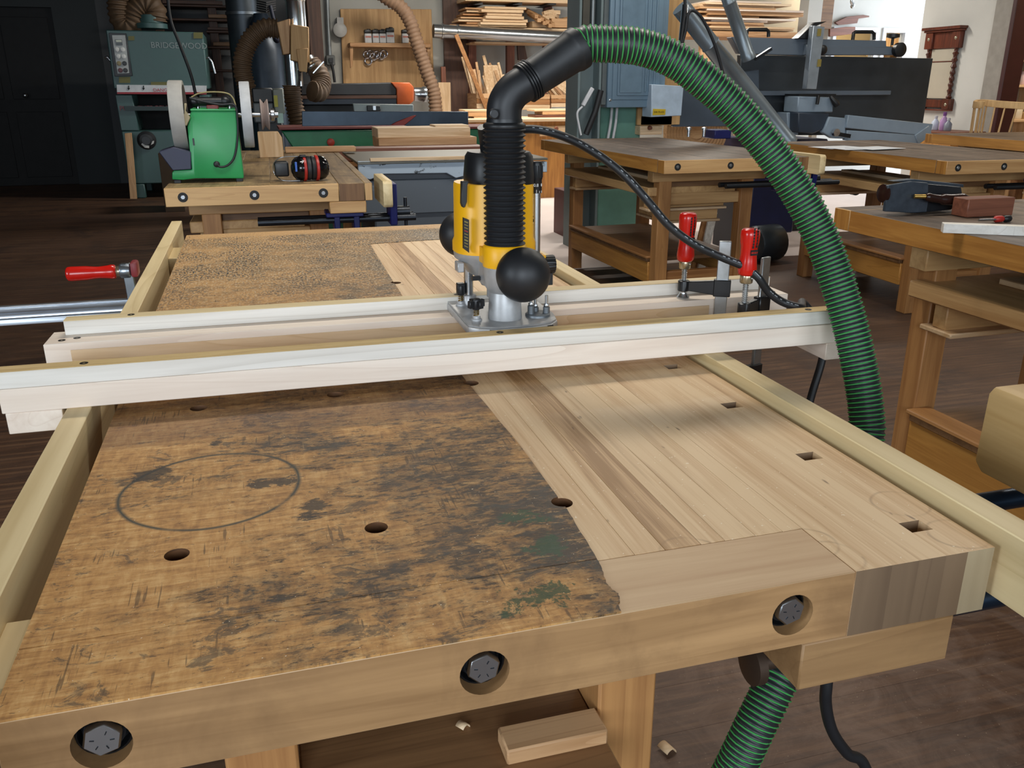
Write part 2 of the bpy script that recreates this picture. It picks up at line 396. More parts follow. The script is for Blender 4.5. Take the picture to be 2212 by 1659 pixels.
# ---------------------------------------------------------------- the workbench in front
BW, BT, BL = .7275, .06, 1.8133
bench = thing('workbench', 'big foreground workbench, half its top dark and worn, half freshly planed pale', 'workbench', (-.36, .9, -H))
# the old, stained surface
t = NT('worn_bench_top'); pos = t.n('ShaderNodeNewGeometry').outputs['Position']; p = t.vmath('SUBTRACT', pos, (0, 0, H)); xyz = t.sep(p)
gx = t.noise(t.mapping(p, (26, 170, 10)), 1.0, 6, .68, .5); gy = t.noise(t.mapping(p, (120, 30, 10)), 1.0, 5, .65, .6)
base = t.ramp(t.math('ADD', t.math('MULTIPLY', gx, .6), t.math('MULTIPLY', gy, .4)), [(.34, '865a2e'), (.5, 'bd8b4e'), (.66, 'dbb074')])
fromright = t.math('DIVIDE', t.math('SUBTRACT', -.30, xyz[0]), .42)                       # 0 at the planed edge, 1 at the left edge
wide = t.noise(p, 4.5, 3, .5, .4)
grime = t.noise(t.mapping(p, (1, 1.7, 1)), 26, 12, .80, .5)
rag = t.noise(t.mapping(p, (1, 1.5, 1), (4, 2, 0)), 9, 14, .72, .6)
lvl = t.math('ADD', t.math('ADD', t.math('MULTIPLY', grime, .45), t.math('MULTIPLY', rag, .55)), t.math('ADD', t.math('MULTIPLY', t.math('SUBTRACT', .40, fromright), .16), t.math('MULTIPLY', t.math('SUBTRACT', wide, .5), .35)))
far = t.math('MULTIPLY', t.math('SUBTRACT', 1.0, t.math('MULTIPLY', xyz[1], 9), clamp=True), -.05)     # the front cap is cleaner
lvl = t.math('ADD', lvl, far)
col = t.mix(t.math('MULTIPLY', t.ramp(lvl, [(.44, 0), (.60, 1)]), .84), base, '412c18')
g2 = t.noise(t.mapping(p, (55, 150, 1), (3, 1, 0)), 1.0, 10, .80, .8)
col = t.mix(t.math('MULTIPLY', t.ramp(t.math('ADD', g2, t.math('MULTIPLY', t.math('SUBTRACT', lvl, .5), .9)), [(.54, 0), (.60, 1)]), .80), col, '21170e')
bl = t.noise(t.mapping(p, (26, 46, 1), (7, 3, 0)), 1.0, 12, .76, .6)
col = t.mix(t.math('MULTIPLY', t.ramp(t.math('ADD', bl, t.math('MULTIPLY', t.math('SUBTRACT', wide, .5), .3)), [(.56, 0), (.61, 1)]), .66), col, '34332e')
pal = t.noise(t.mapping(p, (30, 90, 1), (1, 8, 0)), 1.0, 10, .78, .4)
col = t.mix(t.math('MULTIPLY', t.ramp(pal, [(.56, 0), (.62, 1)]), .55), col, 'c89c62')
# a dark red-brown band near the sled, sanding specks further back
band = t.math('SUBTRACT', 1.0, t.math('ABSOLUTE', t.math('DIVIDE', t.math('SUBTRACT', xyz[1], t.math('ADD', .47, t.math('MULTIPLY', grime, .02))), .075)), clamp=True)
col = t.mix(t.math('MULTIPLY', t.ramp(band, [(0, 0), (.25, 1)]), .45), col, '4a2a1c')
farm = t.math('MULTIPLY', t.math('SUBTRACT', xyz[1], .8), 2.2, clamp=True)
col = t.mix(t.math('MULTIPLY', farm, .38), col, 'b39468')
sp = t.noise(t.mapping(p, (230, 110, 1)), 1.0, 3, .6)
sm = t.noise(t.mapping(p, (1, .8, 1)), 9, 6, .65)
col = t.mix(t.math('MULTIPLY', farm, t.math('MULTIPLY', t.ramp(sp, [(.48, 0), (.54, 1)]), t.ramp(sm, [(.40, .08), (.56, 1)]))), col, '3a3733')
sp2 = t.noise(t.mapping(p, (260, 130, 1), (5, 2, 0)), 1.0, 2, .5)
col = t.mix(t.math('MULTIPLY', farm, t.math('MULTIPLY', t.ramp(sp2, [(.56, 0), (.62, 1)]), .8)), col, 'c9b596')
rawm = t.math('MULTIPLY', t.math('SUBTRACT', t.math('ADD', xyz[1], t.math('MULTIPLY', t.math('SUBTRACT', grime, .5), .10)), 1.735), 40, clamp=True)
col = t.mix(t.math('MULTIPLY', rawm, .75), col, 'c49a66')
# green paint splashes beside the planed edge
wv = t.n('ShaderNodeCombineXYZ'); t.put(wv.inputs[0], t.math('MULTIPLY', t.math('SUBTRACT', rag, .5), .10)); t.put(wv.inputs[1], t.math('MULTIPLY', t.math('SUBTRACT', grime, .5), .10)); pw = t.vmath('ADD', p, wv.outputs[0])
def near_spot(cx, cy, rx, ry):
    q = t.vmath('LENGTH', t.vmath('DIVIDE', t.vmath('SUBTRACT', pw, (cx, cy, 0)), (rx, ry, 1))); return t.math('SUBTRACT', 1.0, q, clamp=True)
gm = t.math('MAXIMUM', t.math('MAXIMUM', near_spot(-.345, .10, .035, .05), near_spot(-.355, .155, .05, .02)), near_spot(-.385, .035, .06, .03))
gn = t.noise(t.mapping(p, (60, 45, 1)), 1.0, 6, .75, 1.0)
col = t.mix(t.math('MULTIPLY', t.ramp(t.math('MULTIPLY', t.math('ADD', gm, .25), t.math('MULTIPLY', gn, 1.3)), [(.52, 0), (.60, 1)]), t.math('MULTIPLY', t.ramp(gm, [(0, 0), (.3, 1)]), .85)), col, '1a3f20')
# can ring and dark puddles
def ring(cx, cy, rad, w, k=1.0, brk=.0, seed=0):
    d = t.vmath('DISTANCE', p, (cx, cy, 0)); a = t.math('SUBTRACT', 1.0, t.math('DIVIDE', t.math('ABSOLUTE', t.math('SUBTRACT', d, t.math('ADD', rad, t.math('MULTIPLY', t.math('SUBTRACT', wide, .5), .012)))), w), clamp=True)
    nn = t.noise(t.mapping(p, (18, 18, 1), (seed, 0, 0)), 1, 3); return t.math('MULTIPLY', t.math('MULTIPLY', a, t.ramp(nn, [(.35+brk, .15), (.55+brk, 1)])), k, clamp=True)
col = t.mix(ring(-.613, .288, .0795, .0032, 1.1, -.12), col, '3f3c30')
pud = t.math('MAXIMUM', t.math('MAXIMUM', near_spot(-.555, .285, .042, .018), near_spot(-.615, .40, .012, .014)), t.math('MAXIMUM', near_spot(-.668, .338, .028, .022), near_spot(-.53, .225, .022, .03)))
col = t.mix(t.math('MULTIPLY', t.ramp(t.math('MULTIPLY', t.ramp(pud, [(0, 0), (.6, 1)]), t.math('ADD', bl, .12)), [(.36, 0), (.50, 1)]), .85), col, '25211d')
# knife scratches and bright sawdust specks
sc1 = t.noise(t.mapping(p, (240, 9, 1), (0,0,0), (0,0,.5)), 1.0, 2, .4); sc2 = t.noise(t.mapping(p, (10, 300, 1), (0,0,0), (0,0,.25)), 1.0, 2, .4)
col = t.mix(t.math('MULTIPLY', t.math('ADD', t.ramp(sc1, [(.76, 0), (.79, 1)]), t.ramp(sc2, [(.75, 0), (.78, 1)])), .4), col, 'c8a26a')
hl = t.math('MULTIPLY', t.noise(t.mapping(p, (420, 16, 1), (2,5,0), (0,0,-.35)), 1.0, 3, .5), t.noise(p, 21, 2)); col = t.mix(t.math('MULTIPLY', t.ramp(hl, [(.37, 0), (.41, 1)]), .6), col, '3a2a1a')
pit = t.noise(t.mapping(p, (150, 260, 1)), 1.0, 3, .6); col = t.mix(t.math('MULTIPLY', t.ramp(pit, [(.64, 0), (.70, 1)]), .55), col, '33261a')
ch = t.noise(p, 420, 1, .5); col = t.mix(t.ramp(ch, [(.765, 0), (.785, 1)]), col, 'e6d6bb')
t.bump(t.math('ADD', gx, t.math('ADD', g2, t.math('MULTIPLY', sc1, .6))), .35, .0015)
WORN = t.done(col, t.math('SUBTRACT', .62, t.math('MULTIPLY', t.ramp(lvl, [(.5, 0), (.7, 1)]), .16)))
# freshly planed maple strips: own tone per strip, streaks along the bench, faint cup rings
def planed(name, stains):
    t = NT(name); pos = t.n('ShaderNodeNewGeometry').outputs['Position']; p = t.vmath('SUBTRACT', pos, (0,0,H)); r = t.rnd()
    off = t.n('ShaderNodeCombineXYZ'); t.put(off.inputs[0], t.math('MULTIPLY', r, 9)); t.put(off.inputs[1], t.math('MULTIPLY', r, 31)); v = t.vmath('ADD', p, off.outputs[0])
    a = t.noise(t.mapping(v, (55, 2.2, 20)), 1.0, 4, .55, .9); b = t.noise(t.mapping(v, (330, 7, 60)), 1.0, 3, .6); big = t.noise(t.mapping(v, (30, 1.5, 9)), 1.0, 3, .5, .4)
    f = t.math('ADD', t.math('MULTIPLY', a, .7), t.math('MULTIPLY', b, .3)); f = t.math('ADD', f, t.math('MULTIPLY', t.math('SUBTRACT', r, .5), .30))
    col = t.ramp(f, [(.30, '9c764b'), (.45, 'c7a277'), (.62, 'dabb92')])
    col = t.mix(t.math('MULTIPLY', t.ramp(big, [(.61, 0), (.69, 1)]), .5), col, '9a7048')
    kn = t.noise(t.mapping(v, (70, 22, 1), (4, 0, 0)), 1.0, 2); col = t.mix(t.math('MULTIPLY', t.ramp(kn, [(.70, 0), (.745, 1)]), .75), col, '5a3c22')
    for cx, cy, rad in stains:
        d = t.vmath('DISTANCE', p, (cx, cy, 0)); w = t.noise(t.mapping(p, (25, 25, 1)), 1, 2)
        m = t.math('SUBTRACT', 1.0, t.math('DIVIDE', t.math('ABSOLUTE', t.math('SUBTRACT', d, t.math('ADD', rad, t.math('MULTIPLY', w, .006)))), .0022), clamp=True)
        col = t.mix(t.math('MULTIPLY', m, t.ramp(w, [(.4, .1), (.65, .5)])), col, '7a5a3e')
    ch = t.noise(p, 300, 1, .5); col = t.mix(t.ramp(ch, [(.755, 0), (.775, .8)]), col, 'f0e2cb')
    t.bump(b, .1, .0006); return t.done(col, .5)
STN = []
for u, v in ((1595, 1225), (1490, 1190), (1745, 1170), (1800, 1200), (1945, 1085), (2070, 1150)):
    q = on_z(u, v, 0); STN.append((q.x, q.y, .021))
PLANED = planed('planed_maple', STN)
PLCAP = wood('planed_cap', 'b8946e', 'd4b68f', 'X', .9, .5, .45)
ENDF = wood('end_cap_face', '8e6a43', 'bd9465', 'X', .8, .55, .45, '6b4d30', .45)
ENDG = wood('end_grain', '55412f', '7a634b', 'Z', .35, .6, .3); ENDL = wood('end_pale', '8f7d60', 'ab9a7c', 'Z', .5, .6, .4)
HOLE = plain('hole_wood', '5c3a1c', .7, 0, .3, 40)
ZP = -.0013
S1, S2, BB = -.1316, -.0263, .0715
bolts = [-BW+.0564+i*.2434 for i in range(3)]
holes = [(-.636, .1723), (-.4775, .1717), (-.311, .1727), (-.3117, .515), (-.480, .517), (-.3102, 1.1229), (-.636, .515)]
def drill(x, y, r=.0098): return MB().cyl((x, y, -.2), (x, y, .05), r, None, 20, 2)
def bore(x): return MB().cyl((x, -.02, -.0305), (x, .030, -.0305), .0178, None, 28, 1)
MB().box(-BW, S1-.0002, 0, BB-.0003, -BT, ZP, 0, {'-y': 1, '-x': 1, '-z': 1}).build('end_cap', [PLCAP, ENDF, HOLE], bench, .0009, 1, False, [bore(x) for x in bolts])
MB().box(-BW, -.345, BB, BL-BB, -BT, ZP, 0).build('top_slab', [ENDF, ENDF, HOLE], bench, .0008, 1, False, [drill(*h) for h in holes if h[0] < -.36])
edges = [-.3448, -.285, -.2585, -.2262, -.2045, -.176, -.1502, S1]
for a, b in zip(edges, edges[1:]):
    cs = [drill(*h) for h in holes if a < h[0] < b]
    MB().box(a+.00012, b-.00012, BB, BL-BB, -BT, ZP, 0).build('strip', [PLANED, ENDF, HOLE], bench, .0003, 1, False, cs or None)
for a, b, m in ((S1, -.0985, ENDG), (-.0985, -.0735, ENDG), (-.0735, -.0475, ENDG), (S2, 0, ENDL)):
    MB().box(a, b, 0, BL, -BT, ZP, 0, {'-y': 1}).build('strip', [PLANED, m], bench)
dy0, dsp = .0473, .1524
seg = MB(); y = 0.0
for i in range(12):
    h0 = dy0+i*dsp-.0085; h1 = h0+.017
    seg.box(-.0475, S2, y, min(h0, BL), -BT, ZP, 0, {'-y': 1}); y = h1
    if h1 > BL: break
seg.box(-.0470, S2-.0005, .02, BL-.02, -BT+.0005, -BT+.004, 1)
seg.build('dog_hole_strip', [PLANED, ENDG], bench)
MB().box(-BW, S1-.0002, BL-BB+.0003, BL, -BT, ZP, 0).build('end_cap', [PLCAP], bench, .0009)
# what is left of the old surface, a millimetre proud of the planed strips
edge = [(-.3273, 0), (-.3262, .008), (-.3225, .014), (-.3206, .022), (-.3228, .030), (-.3235, .037), (-.3215, .046), (-.319, .058), (-.3175, BB)]
rr = random.Random(3)
def jag(pts, amp, n=6):
    out = []
    for (x0, y0), (x1, y1) in zip(pts, pts[1:]):
        for k in range(n): out.append((x0+(x1-x0)*k/n+rr.uniform(-amp, amp), y0+(y1-y0)*k/n))
    return out+[pts[-1]]
e1 = jag(edge, .0006, 4); e1[0] = edge[0]
MB().prism([(-BW, 0, ZP-.0002)]+[(x, y, ZP-.0002) for x, y in e1]+[(-BW, BB, ZP-.0002)], (0, 0, .0015)).build('worn_surface', [WORN, WORN, HOLE], bench)
e2 = jag([(-.3172, BB+.0008), (-.3115, .158), (-.3105, .31), (-.3165, .537), (-.317, 1.0), (-.308, 1.4), (-.3025, 1.556)], .0004, 10)
out = [(-BW, BB+.0008)]+e2+[(-.29, 1.562), (-.15, 1.575), (-.012, 1.57), (-.012, BL), (-BW, BL)]
w2 = MB().prism([(x, y, ZP-.0002) for x, y in out], (0, 0, .0015)).build('worn_surface', [WORN, WORN, HOLE], bench, 0, 1, False, [drill(*h) for h in holes])
# bolt heads in their counterbores
for x in bolts:
    b = MB(); b.lathe((x, .0295, -.0305), (0, -1, 0), [(.0168, 0), (.0172, .018), (.0158, .0185), (.0155, .010), (.0125, .010), (.0125, .018)], 24).build('washer', DARKSTEEL, bench)
    hx = [(x+.0125*math.cos(PI/3*k+.3), .0125, -.0290+.0125*math.sin(PI/3*k+.3)) for k in range(6)]
    h = MB().prism(hx, (0, -.0105, 0)).build('bolt', STEEL, bench, .0012)
    for k in range(5):
        an = .5+k*1.1; MB().bar((x+.0045*math.sin(an), .0019, -.0290+.0045*math.cos(an)), (x+.0072*math.sin(an), .0019, -.0290+.0072*math.cos(an)), .0006, .0005, (0,1,0)).build('grade_mark', DARKSTEEL, h)
# legs, rails and the tray under the top
for lx in (-.633, -.226):
    for ly in (.27, 1.47):
        MB().box(lx, lx+.072, ly, ly+.072, ZF, -BT).build('leg', wood('leg', '8c5c33', 'b5834f', 'Z', .8, .5, .4), bench, .003)
for ly in (.285, 1.485):
    MB().box(-.561, -.226, ly, ly+.045, -.13, -BT).build('upper_rail', W('leg', 'X'), bench, .002)
    MB().box(-.561, -.226, ly, ly+.045, ZF+.08, ZF+.19).build('lower_rail', W('leg', 'X'), bench, .002)
for lx in (-.62, -.21): MB().box(lx, lx+.045, .342, 1.47, ZF+.10, ZF+.20).build('stretcher', W('leg', 'Y'), bench, .002)
MB().box(-.5605, -.2265, .16, 1.46, -.365, -.345).build('tray', W('benchdark', 'X'), bench, .002)
MB().box(-.345, -.228, .235, .275, -.345, -.325).build('tray_batten', W('shopwood', 'X'), bench, .002)
# vise block and guide bars at the right front corner
MB().box(-.1711, -.0275, .0, .115, -.104, -BT).build('vise_block', [wood('vise_block', '7d5c3a', 'a37f55', 'X', .8, .55, .45, '6b5238', .3)], bench, .0015)
MB().cyl((-.16, .048, -.088), (.26, .048, -.088), .0115, None, 20).build('vise_guide_bar', plain('blued_steel', '29384a', .3, .8), bench)
MB().cyl((-.16, .20, -.088), (.26, .20, -.088), .0115, None, 20).build('vise_guide_bar', plain('blued_steel', '29384a', .3, .8), bench)
MB().cyl((-.20, .125, -.096), (.30, .125, -.096), .013, None, 16).build('vise_screw', DARKSTEEL, bench)
q = on_y(1620, 1432, .10)
MB().lathe(on_y(1612, 1437, .11), (1, 0, 0), [(.012, 0), (.020, .003), (.020, .012), (.008, .013), (.008, .03)], 24).build('vise_nut', plain('rusty_steel', '4a3a2e', .6, .6), bench)
ch = MB().prism([(.210, .232, .030), (.210, .226, .040), (.210, -.14, .040), (.210, -.14, -.062), (.210, .222, -.062), (.210, .2335, -.052)], (.042, 0, 0))
ch.build('vise_chop', wood('chop', 'b08c55', 'dcbc88', 'Y', .45, .5, .5), bench, .003, 2)
# guide rails clamped to both long sides, with the spacer on the left
RZ = .012
ro = thing('guide_rail', 'pale poplar rail clamped along the left side of the foreground bench', 'rail', (-.762, .9, -.05))
MB().box(-.775, -.749, -.20, 1.99, -.078, RZ).build('board', W('poplar', 'Y'), ro, .001)
MB().box(-.749, -BW, .045, .125, -.06, -.010).build('spacer', W('poplar', 'Y'), ro, .001)
MB().box(-.749, -BW, 1.52, 1.66, -.06, -.004).build('spacer', W('poplar', 'Y'), ro, .001)
ro = thing('guide_rail', 'yellowish poplar rail along the right side of the foreground bench', 'rail', (.025, .5, -.05))
MB().box(.009, .0375, -.30, 1.85, -.050, RZ).build('board', W('poplar', 'Y'), ro, .001)
# ---------------------------------------------------------------- router sled lying across both rails
AS = -.0194
sled = thing('router_sled', 'pale maple router sled of two stepped beams lying across the bench', 'jig', (-.3, .6, RZ), AS)
def sl(name, x0, x1, y0, y1, z0, z1, m, bev=.0008): return MB().box(x0, x1, y0, y1, z0-RZ, z1-RZ).build(name, m, sled, bev, 1, True)
zl, zf = .040, .0595
MP, FN = W('maple', 'X'), W('fence', 'X')
def screw(x, y, z, p):
    MB().lathe((x, y, z-RZ-.0005), (0,0,1), [(.0045, 0), (.0045, .0009), (.0020, .0010), (.0016, .0004)], 16).build('screw', plain('black_screw', '17150f', .5, .5), p, 0, 1, True)
lf = sl('front_beam', -.538, .545, -.0889, -.0289, RZ, zl, MP)
ff = sl('front_fence', -.5385, .545, -.0885, -.0665, zl+.0002, zf, [FN])
lb = sl('rear_beam', -.531, .546, .0895, .1505, RZ, zl, MP)
fb = sl('rear_fence', -.512, .535, .128, .1515, zl+.0002, zf, FN)
# raw chipboard-like dusty tops
DUST = wood('dusty_edge', 'a98a55', 'd3b883', 'X', 3.0, .8, .7)
sl('fence_top', -.5385, .545, -.0885, -.0665, zf, zf+.0006, DUST, 0); sl('fence_top', -.512, .535, .128, .1515, zf, zf+.0006, W('poplar', 'X'), 0)
for a, b in ((-.535, -.478), (.4985, .5445)): sl('cross_piece', a, b, -.0885, .1505, -.0125, RZ, W('maple', 'Y'))
for x, y in ((-.45, -.0775), (.03, -.0775), (.47, -.0775)): screw(x, y, zf+.0006, sled)
for x, y in ((-.43, .14), (.02, .14), (.46, .14)): screw(x, y, zf+.0006, sled)
for x, y in ((-.512, .105), (-.495, .112), (.53, .11), (.515, .115)): screw(x, y, zl, sled)
# shading put in as a thin strip along the rear beam, left of clamp
sl('shading_strip', -.50, .408, .0880, .0895, RZ+.001, zl-.0095, W('palewood', 'X'), .0003)
# ---------------------------------------------------------------- plunge router on the sled
YEL = plain('yellow_housing', 'f6b514', .38, 0, .05); 
RX, RY, RZ0 = -.235, .66, zl+.0002
rt = thing('plunge_router', 'yellow and black plunge router with black ball handle standing on the sled', 'router', (RX, RY, RZ0))
# cast base plate: straight sides, rounded front, notched edge
pts = []
for x, y in ((-.297, .588), (-.286, .576), (-.262, .566), (-.21, .566), (-.185, .572), (-.172, .588), (-.166, .62), (-.166, .735), (-.178, .752), (-.283, .752), (-.295, .738), (-.297, .62)): pts.append((x, y, RZ0))
base = MB().prism(pts, (0, 0, .011)).build('base_plate', CAST, rt, .002, 2)
MB().prism([(x*.985-.0035, (y-.66)*.97+.66, RZ0+.011) for x, y, z in pts], (0, 0, .0025)).build('base_rim', CAST, base, .0008)
MB().box(-.272, -.264, .5655, .575, RZ0+.001, RZ0+.010).build('fence_slot', BLACK, base); MB().box(-.192, -.184, .5695, .579, RZ0+.001, RZ0+.010).build('fence_slot', BLACK, base)
# spring-loaded fence screws with black knobs
def fence_screw(x, y, wing):
    k = MB().lathe((x, y, .052), (0,0,1), [(.0075, 0), (.0075, .004), (.0055, .0045), (.0055, .008)], 18).build('fence_screw', CAST, rt)
    sp = [(x+.0035*math.cos(a*.7), y+.0035*math.sin(a*.7), .0595+a*.00030) for a in range(46)]
    MB().tube(sp, .0007, 6).build('spring', plain('brass', 'a98a4a', .35, .9), k)
    MB().cyl((x, y, .058), (x, y, .076), .0017, None, 10).build('spindle', STEEL, k)
    kb = MB().lathe((x, y, .068), (0,0,1), [(.0040, 0), (.0062, .002), (.0062, .014), (.0050, .0155)], 20)
    if wing:
        for an in range(4):
            c, s_ = math.cos(an*PI/2+.4), math.sin(an*PI/2+.4); kb.bar((x+.003*c, y+.003*s_, .076), (x+.0125*c, y+.0125*s_, .0765), .0065, .010)
    else: kb.box(x-.0055, x+.0055, y-.0055, y+.0055, .070, .086)
    kb.build('knob', BLACK, k, .0008)
fence_screw(-.2805, .70, False); fence_screw(-.2795, .612, True)
# front guide column (below the dust bellows) and rear guide column
AX, AY = -.2385, .615
MB().lathe((AX, AY, .051), (0,0,1), [(.0255, 0), (.0232, .002), (.0215, .038), (.0195, .042), (.0125, .0425)], 32).build('column_socket', CAST, rt)
MB().cyl((AX, AY, .09), (AX, AY, .125), .0105, None, 24).build('guide_column', STEEL, rt)
MB().lathe((-.2675, .705, .051), (0,0,1), [(.013, 0), (.011, .003), (.0105, .016), (.0066, .017)], 24).build('column_socket', CAST, rt)
MB().cyl((-.2675, .705, .066), (-.2675, .705, .125), .0066, None, 20).build('guide_column', STEEL, rt)
# spindle collet under the motor
MB().lathe((-.232, .69, .062), (0,0,1), [(.007, 0), (.012, .004), (.012, .02), (.020, .022), (.030, .04)], 24).build('collet', CAST, rt)
# grey casting under the motor
def ell(cx, cy, rx, ry, n=36, p=2.6):
    out = []
    for k in range(n):
        a = 2*PI*k/n; c, s_ = math.cos(a), math.sin(a)
        out.append((cx+rx*abs(c)**(2/p)*(1 if c >= 0 else -1), cy+ry*abs(s_)**(2/p)*(1 if s_ >= 0 else -1)))
    return out
def loft(mb, rings, m=0):
    b = len(mb.v); n = len(rings[0])
    for rg in rings: mb.v += [Vector(q) for q in rg]
    for i in range(len(rings)-1):
        for k in range(n):
            k2 = (k+1) % n; mb.f.append([b+i*n+k, b+i*n+k2, b+(i+1)*n+k2, b+(i+1)*n+k]); mb.m.append(m)
    mb.f.append([b+k for k in range(n)][::-1]); mb.m.append(m); mb.f.append([b+(len(rings)-1)*n+k for k in range(n)]); mb.m.append(m)
    return mb
CXm, CYm = -.2335, .69
cs = MB(); loft(cs, [[(x, y, z) for x, y in ell(cx, CYm, rx, ry)] for z, rx, ry, cx in ((.098, .034, .036, -.228), (.104, .042, .042, -.230), (.119, .049, .046, -.232), (.124, .0555, .048, CXm), (.134, .0565, .049, CXm))])
cs.build('motor_casting', CAST, rt, 0)
MB().lathe((AX, AY, .0905), (0,0,1), [(.022, 0), (.026, .006), (.029, .024), (.0295, .036)], 36).box(AX-.027, AX+.027, AY, AY+.04, .098, .128).build('column_casting', CAST, rt)
MB().box(-.277, -.256, .640, .648, .1015, .1065).build('vent_slot', BLACK, rt)
MB().box(-.294, -.285, .655, .675, .1105, .124).build('stop_lug', CAST, rt, .001)
# yellow motor housing with a long recess on the left, collar around the bellows
yb = MB(); loft(yb, [[(x, y, z) for x, y in ell(CXm, CYm, rx, ry)] for z, rx, ry in ((.134, .0575, .050), (.146, .0575, .050), (.152, .0550, .048), (.224, .0545, .047), (.228, .0535, .046))])
body = yb.build('motor_housing', YEL, rt, 0)
MB().lathe((AX, AY, .1245), (0,0,1), [(.0292, 0), (.0298, .002), (.0290, .027), (.0262, .030)], 40).box(AX-.0275, AX+.0275, AY+.002, AY+.045, .127, .148).build('collar', YEL, rt, 0)
cap = MB(); loft(cap, [[(x, y, z) for x, y in ell(CXm+.008, CYm, rx, ry)] for z, rx, ry in ((.226, .0475, .044), (.236, .0480, .0445), (.262, .0455, .042), (.268, .0415, .038))])
cap.build('motor_cap', BLACK, rt, 0)
rb = [on_y(u, v, .6435) for u, v in ((998, 392), (997, 440), (1000, 449), (1005, 448), (1009, 436), (1010, 400), (1014, 392))]
MB().prism(rb, (0, .010, 0)).build('switch_recess', BLACK, body, .0008)
pl = [on_y(u, v, .643) for u, v in ((1001, 470), (1013, 475), (1013, 546), (1001, 537))]
lab = MB().prism([q-Vector((0,.0012,0)) for q in pl], (0, .006, 0)).build('rating_plate', plain('black_label', '15130f', .5), body)
for i in range(9):
    a = on_y(1003, 478+i*6.6, .6412); b = on_y(1011, 481.5+i*6.6, .6412)
    MB().bar(a, b, .0006, .0016 if i % 3 == 0 else .0010, (0,0,1)).build('print_line', plain('label_print_red' if i == 3 else 'label_print', '8a2a1a' if i == 3 else '8a7a3a', .6), lab)
lettering('FICKS', .0135, INK, body, frame(on_y(1144, 455, .662), (.10, 0, -1), (1, .25, .1)), 'handwriting', .0004)
# black ball handles: the near one at the front, the far one showing at the back left
hn = MB(); hn.ball((-.2275, .567, .1215), (.0355, .0345, .0355), 40, 24); hn.cyl((-.23, .585, .122), (-.235, .645, .122), .014)
hn.build('ball_handle', plain('soft_black', '1b1c1f', .48, 0, .05), rt)
hb = MB(); hb.ball((-.2605, .775, .143), (.0335, .033, .0335), 32, 18); hb.cyl((-.255, .76, .143), (-.24, .72, .143), .014)
hb.build('ball_handle', plain('soft_black', '1b1c1f', .48, 0, .05), rt)
# fluted lock knob with lever on the right
kx = MB(); pr = []
for k in range(40):
    a = 2*PI*k/40; r = .0135 if k % 2 else .0125; pr.append((-.170, .655+r*math.cos(a), .115+r*math.sin(a)))
kx.prism(pr, (.0145, 0, 0)); kx.prism([(-.166, .65, .106), (-.166, .662, .104), (-.166, .658, .086), (-.166, .650, .086)], (.008, 0, 0))
kx.build('lock_knob', BLACK, rt, .0006)
MB().box(-.198, -.168, .648, .668, .110, .130).build('lock_boss', YEL, rt, .003, 2)
# depth adjuster: chrome tube under a black fluted knob with a scale
DX, DY = -.174, .68
MB().cyl((DX, DY, .10), (DX, DY, .218), .0060, None, 20).build('depth_rod', STEEL, rt)
dk = MB().lathe((DX, DY, .2115), (0,0,1), [(.0074, 0), (.0076, .001), (.0076, .018), (.0082, .019), (.0082, .040), (.0070, .0425), (.003, .043)], 28).build('depth_knob', BLACK, rt)
for k in range(16):
    a = 2*PI*k/16; MB().cyl((DX+.0080*math.cos(a), DY+.0080*math.sin(a), .2325), (DX+.0080*math.cos(a), DY+.0080*math.sin(a), .249), .0009, None, 6).build('grip_rib', BLACK, dk)
vd = (CAM_O-Vector((DX, DY, CAM_O.z))).normalized(); sd = Vector((-vd.y, vd.x, 0))
PRINT = plain('white_print', 'e4e4e0', .6, 0, .02)
lettering('0.8', .0058, PRINT, dk, frame(Vector((DX, DY, .2225))+vd*.0077-sd*.0005, sd, (0,0,1)))
lettering('0', .0058, PRINT, dk, frame(Vector((DX, DY, .2225))+(vd*.45+sd*.89)*.0077, sd*.45-vd*.89, (0,0,1)))
for k in (-1.2, -.6, 0, .6, 1.2):
    dr = vd*math.cos(k)+sd*math.sin(k); q = Vector((DX, DY, .212))+dr*.0076
    MB().box(-.0003, .0003, -.0003, .0003, 0, .0045 if k == 0 else .003).xf(Matrix.Translation(q)).build('scale_tick', PRINT, dk)
# turret stop with three stop screws
tx, ty = -.1925, .612
tu = MB().lathe((tx, ty, .051), (0,0,1), [(.0172, 0), (.0172, .0055), (.0160, .0066)], 44).build('depth_turret', plain('grey_zinc', '6f7478', .45, .6), rt)
for k, (dx, dy, h, s2) in enumerate(((-.0105, -.002, .012, .006), (.0115, -.003, .009, .016), (0, .011, .006, .014))):
    MB().cyl((tx+dx, ty+dy, .057), (tx+dx, ty+dy, .057+h), .0047, None, 16).build('turret_post', plain('grey_zinc', '6f7478', .45, .6), tu)
    MB().prism([(tx+dx+.0040*math.cos(PI/3*a), ty+dy+.0040*math.sin(PI/3*a), .0572+h) for a in range(6)], (0,0,.004)).build('nut', STEEL, tu, .0003)
    MB().cyl((tx+dx, ty+dy, .061+h), (tx+dx, ty+dy, .061+h+s2*.75), .0022, None, 12).build('stop_screw', STEEL, tu)
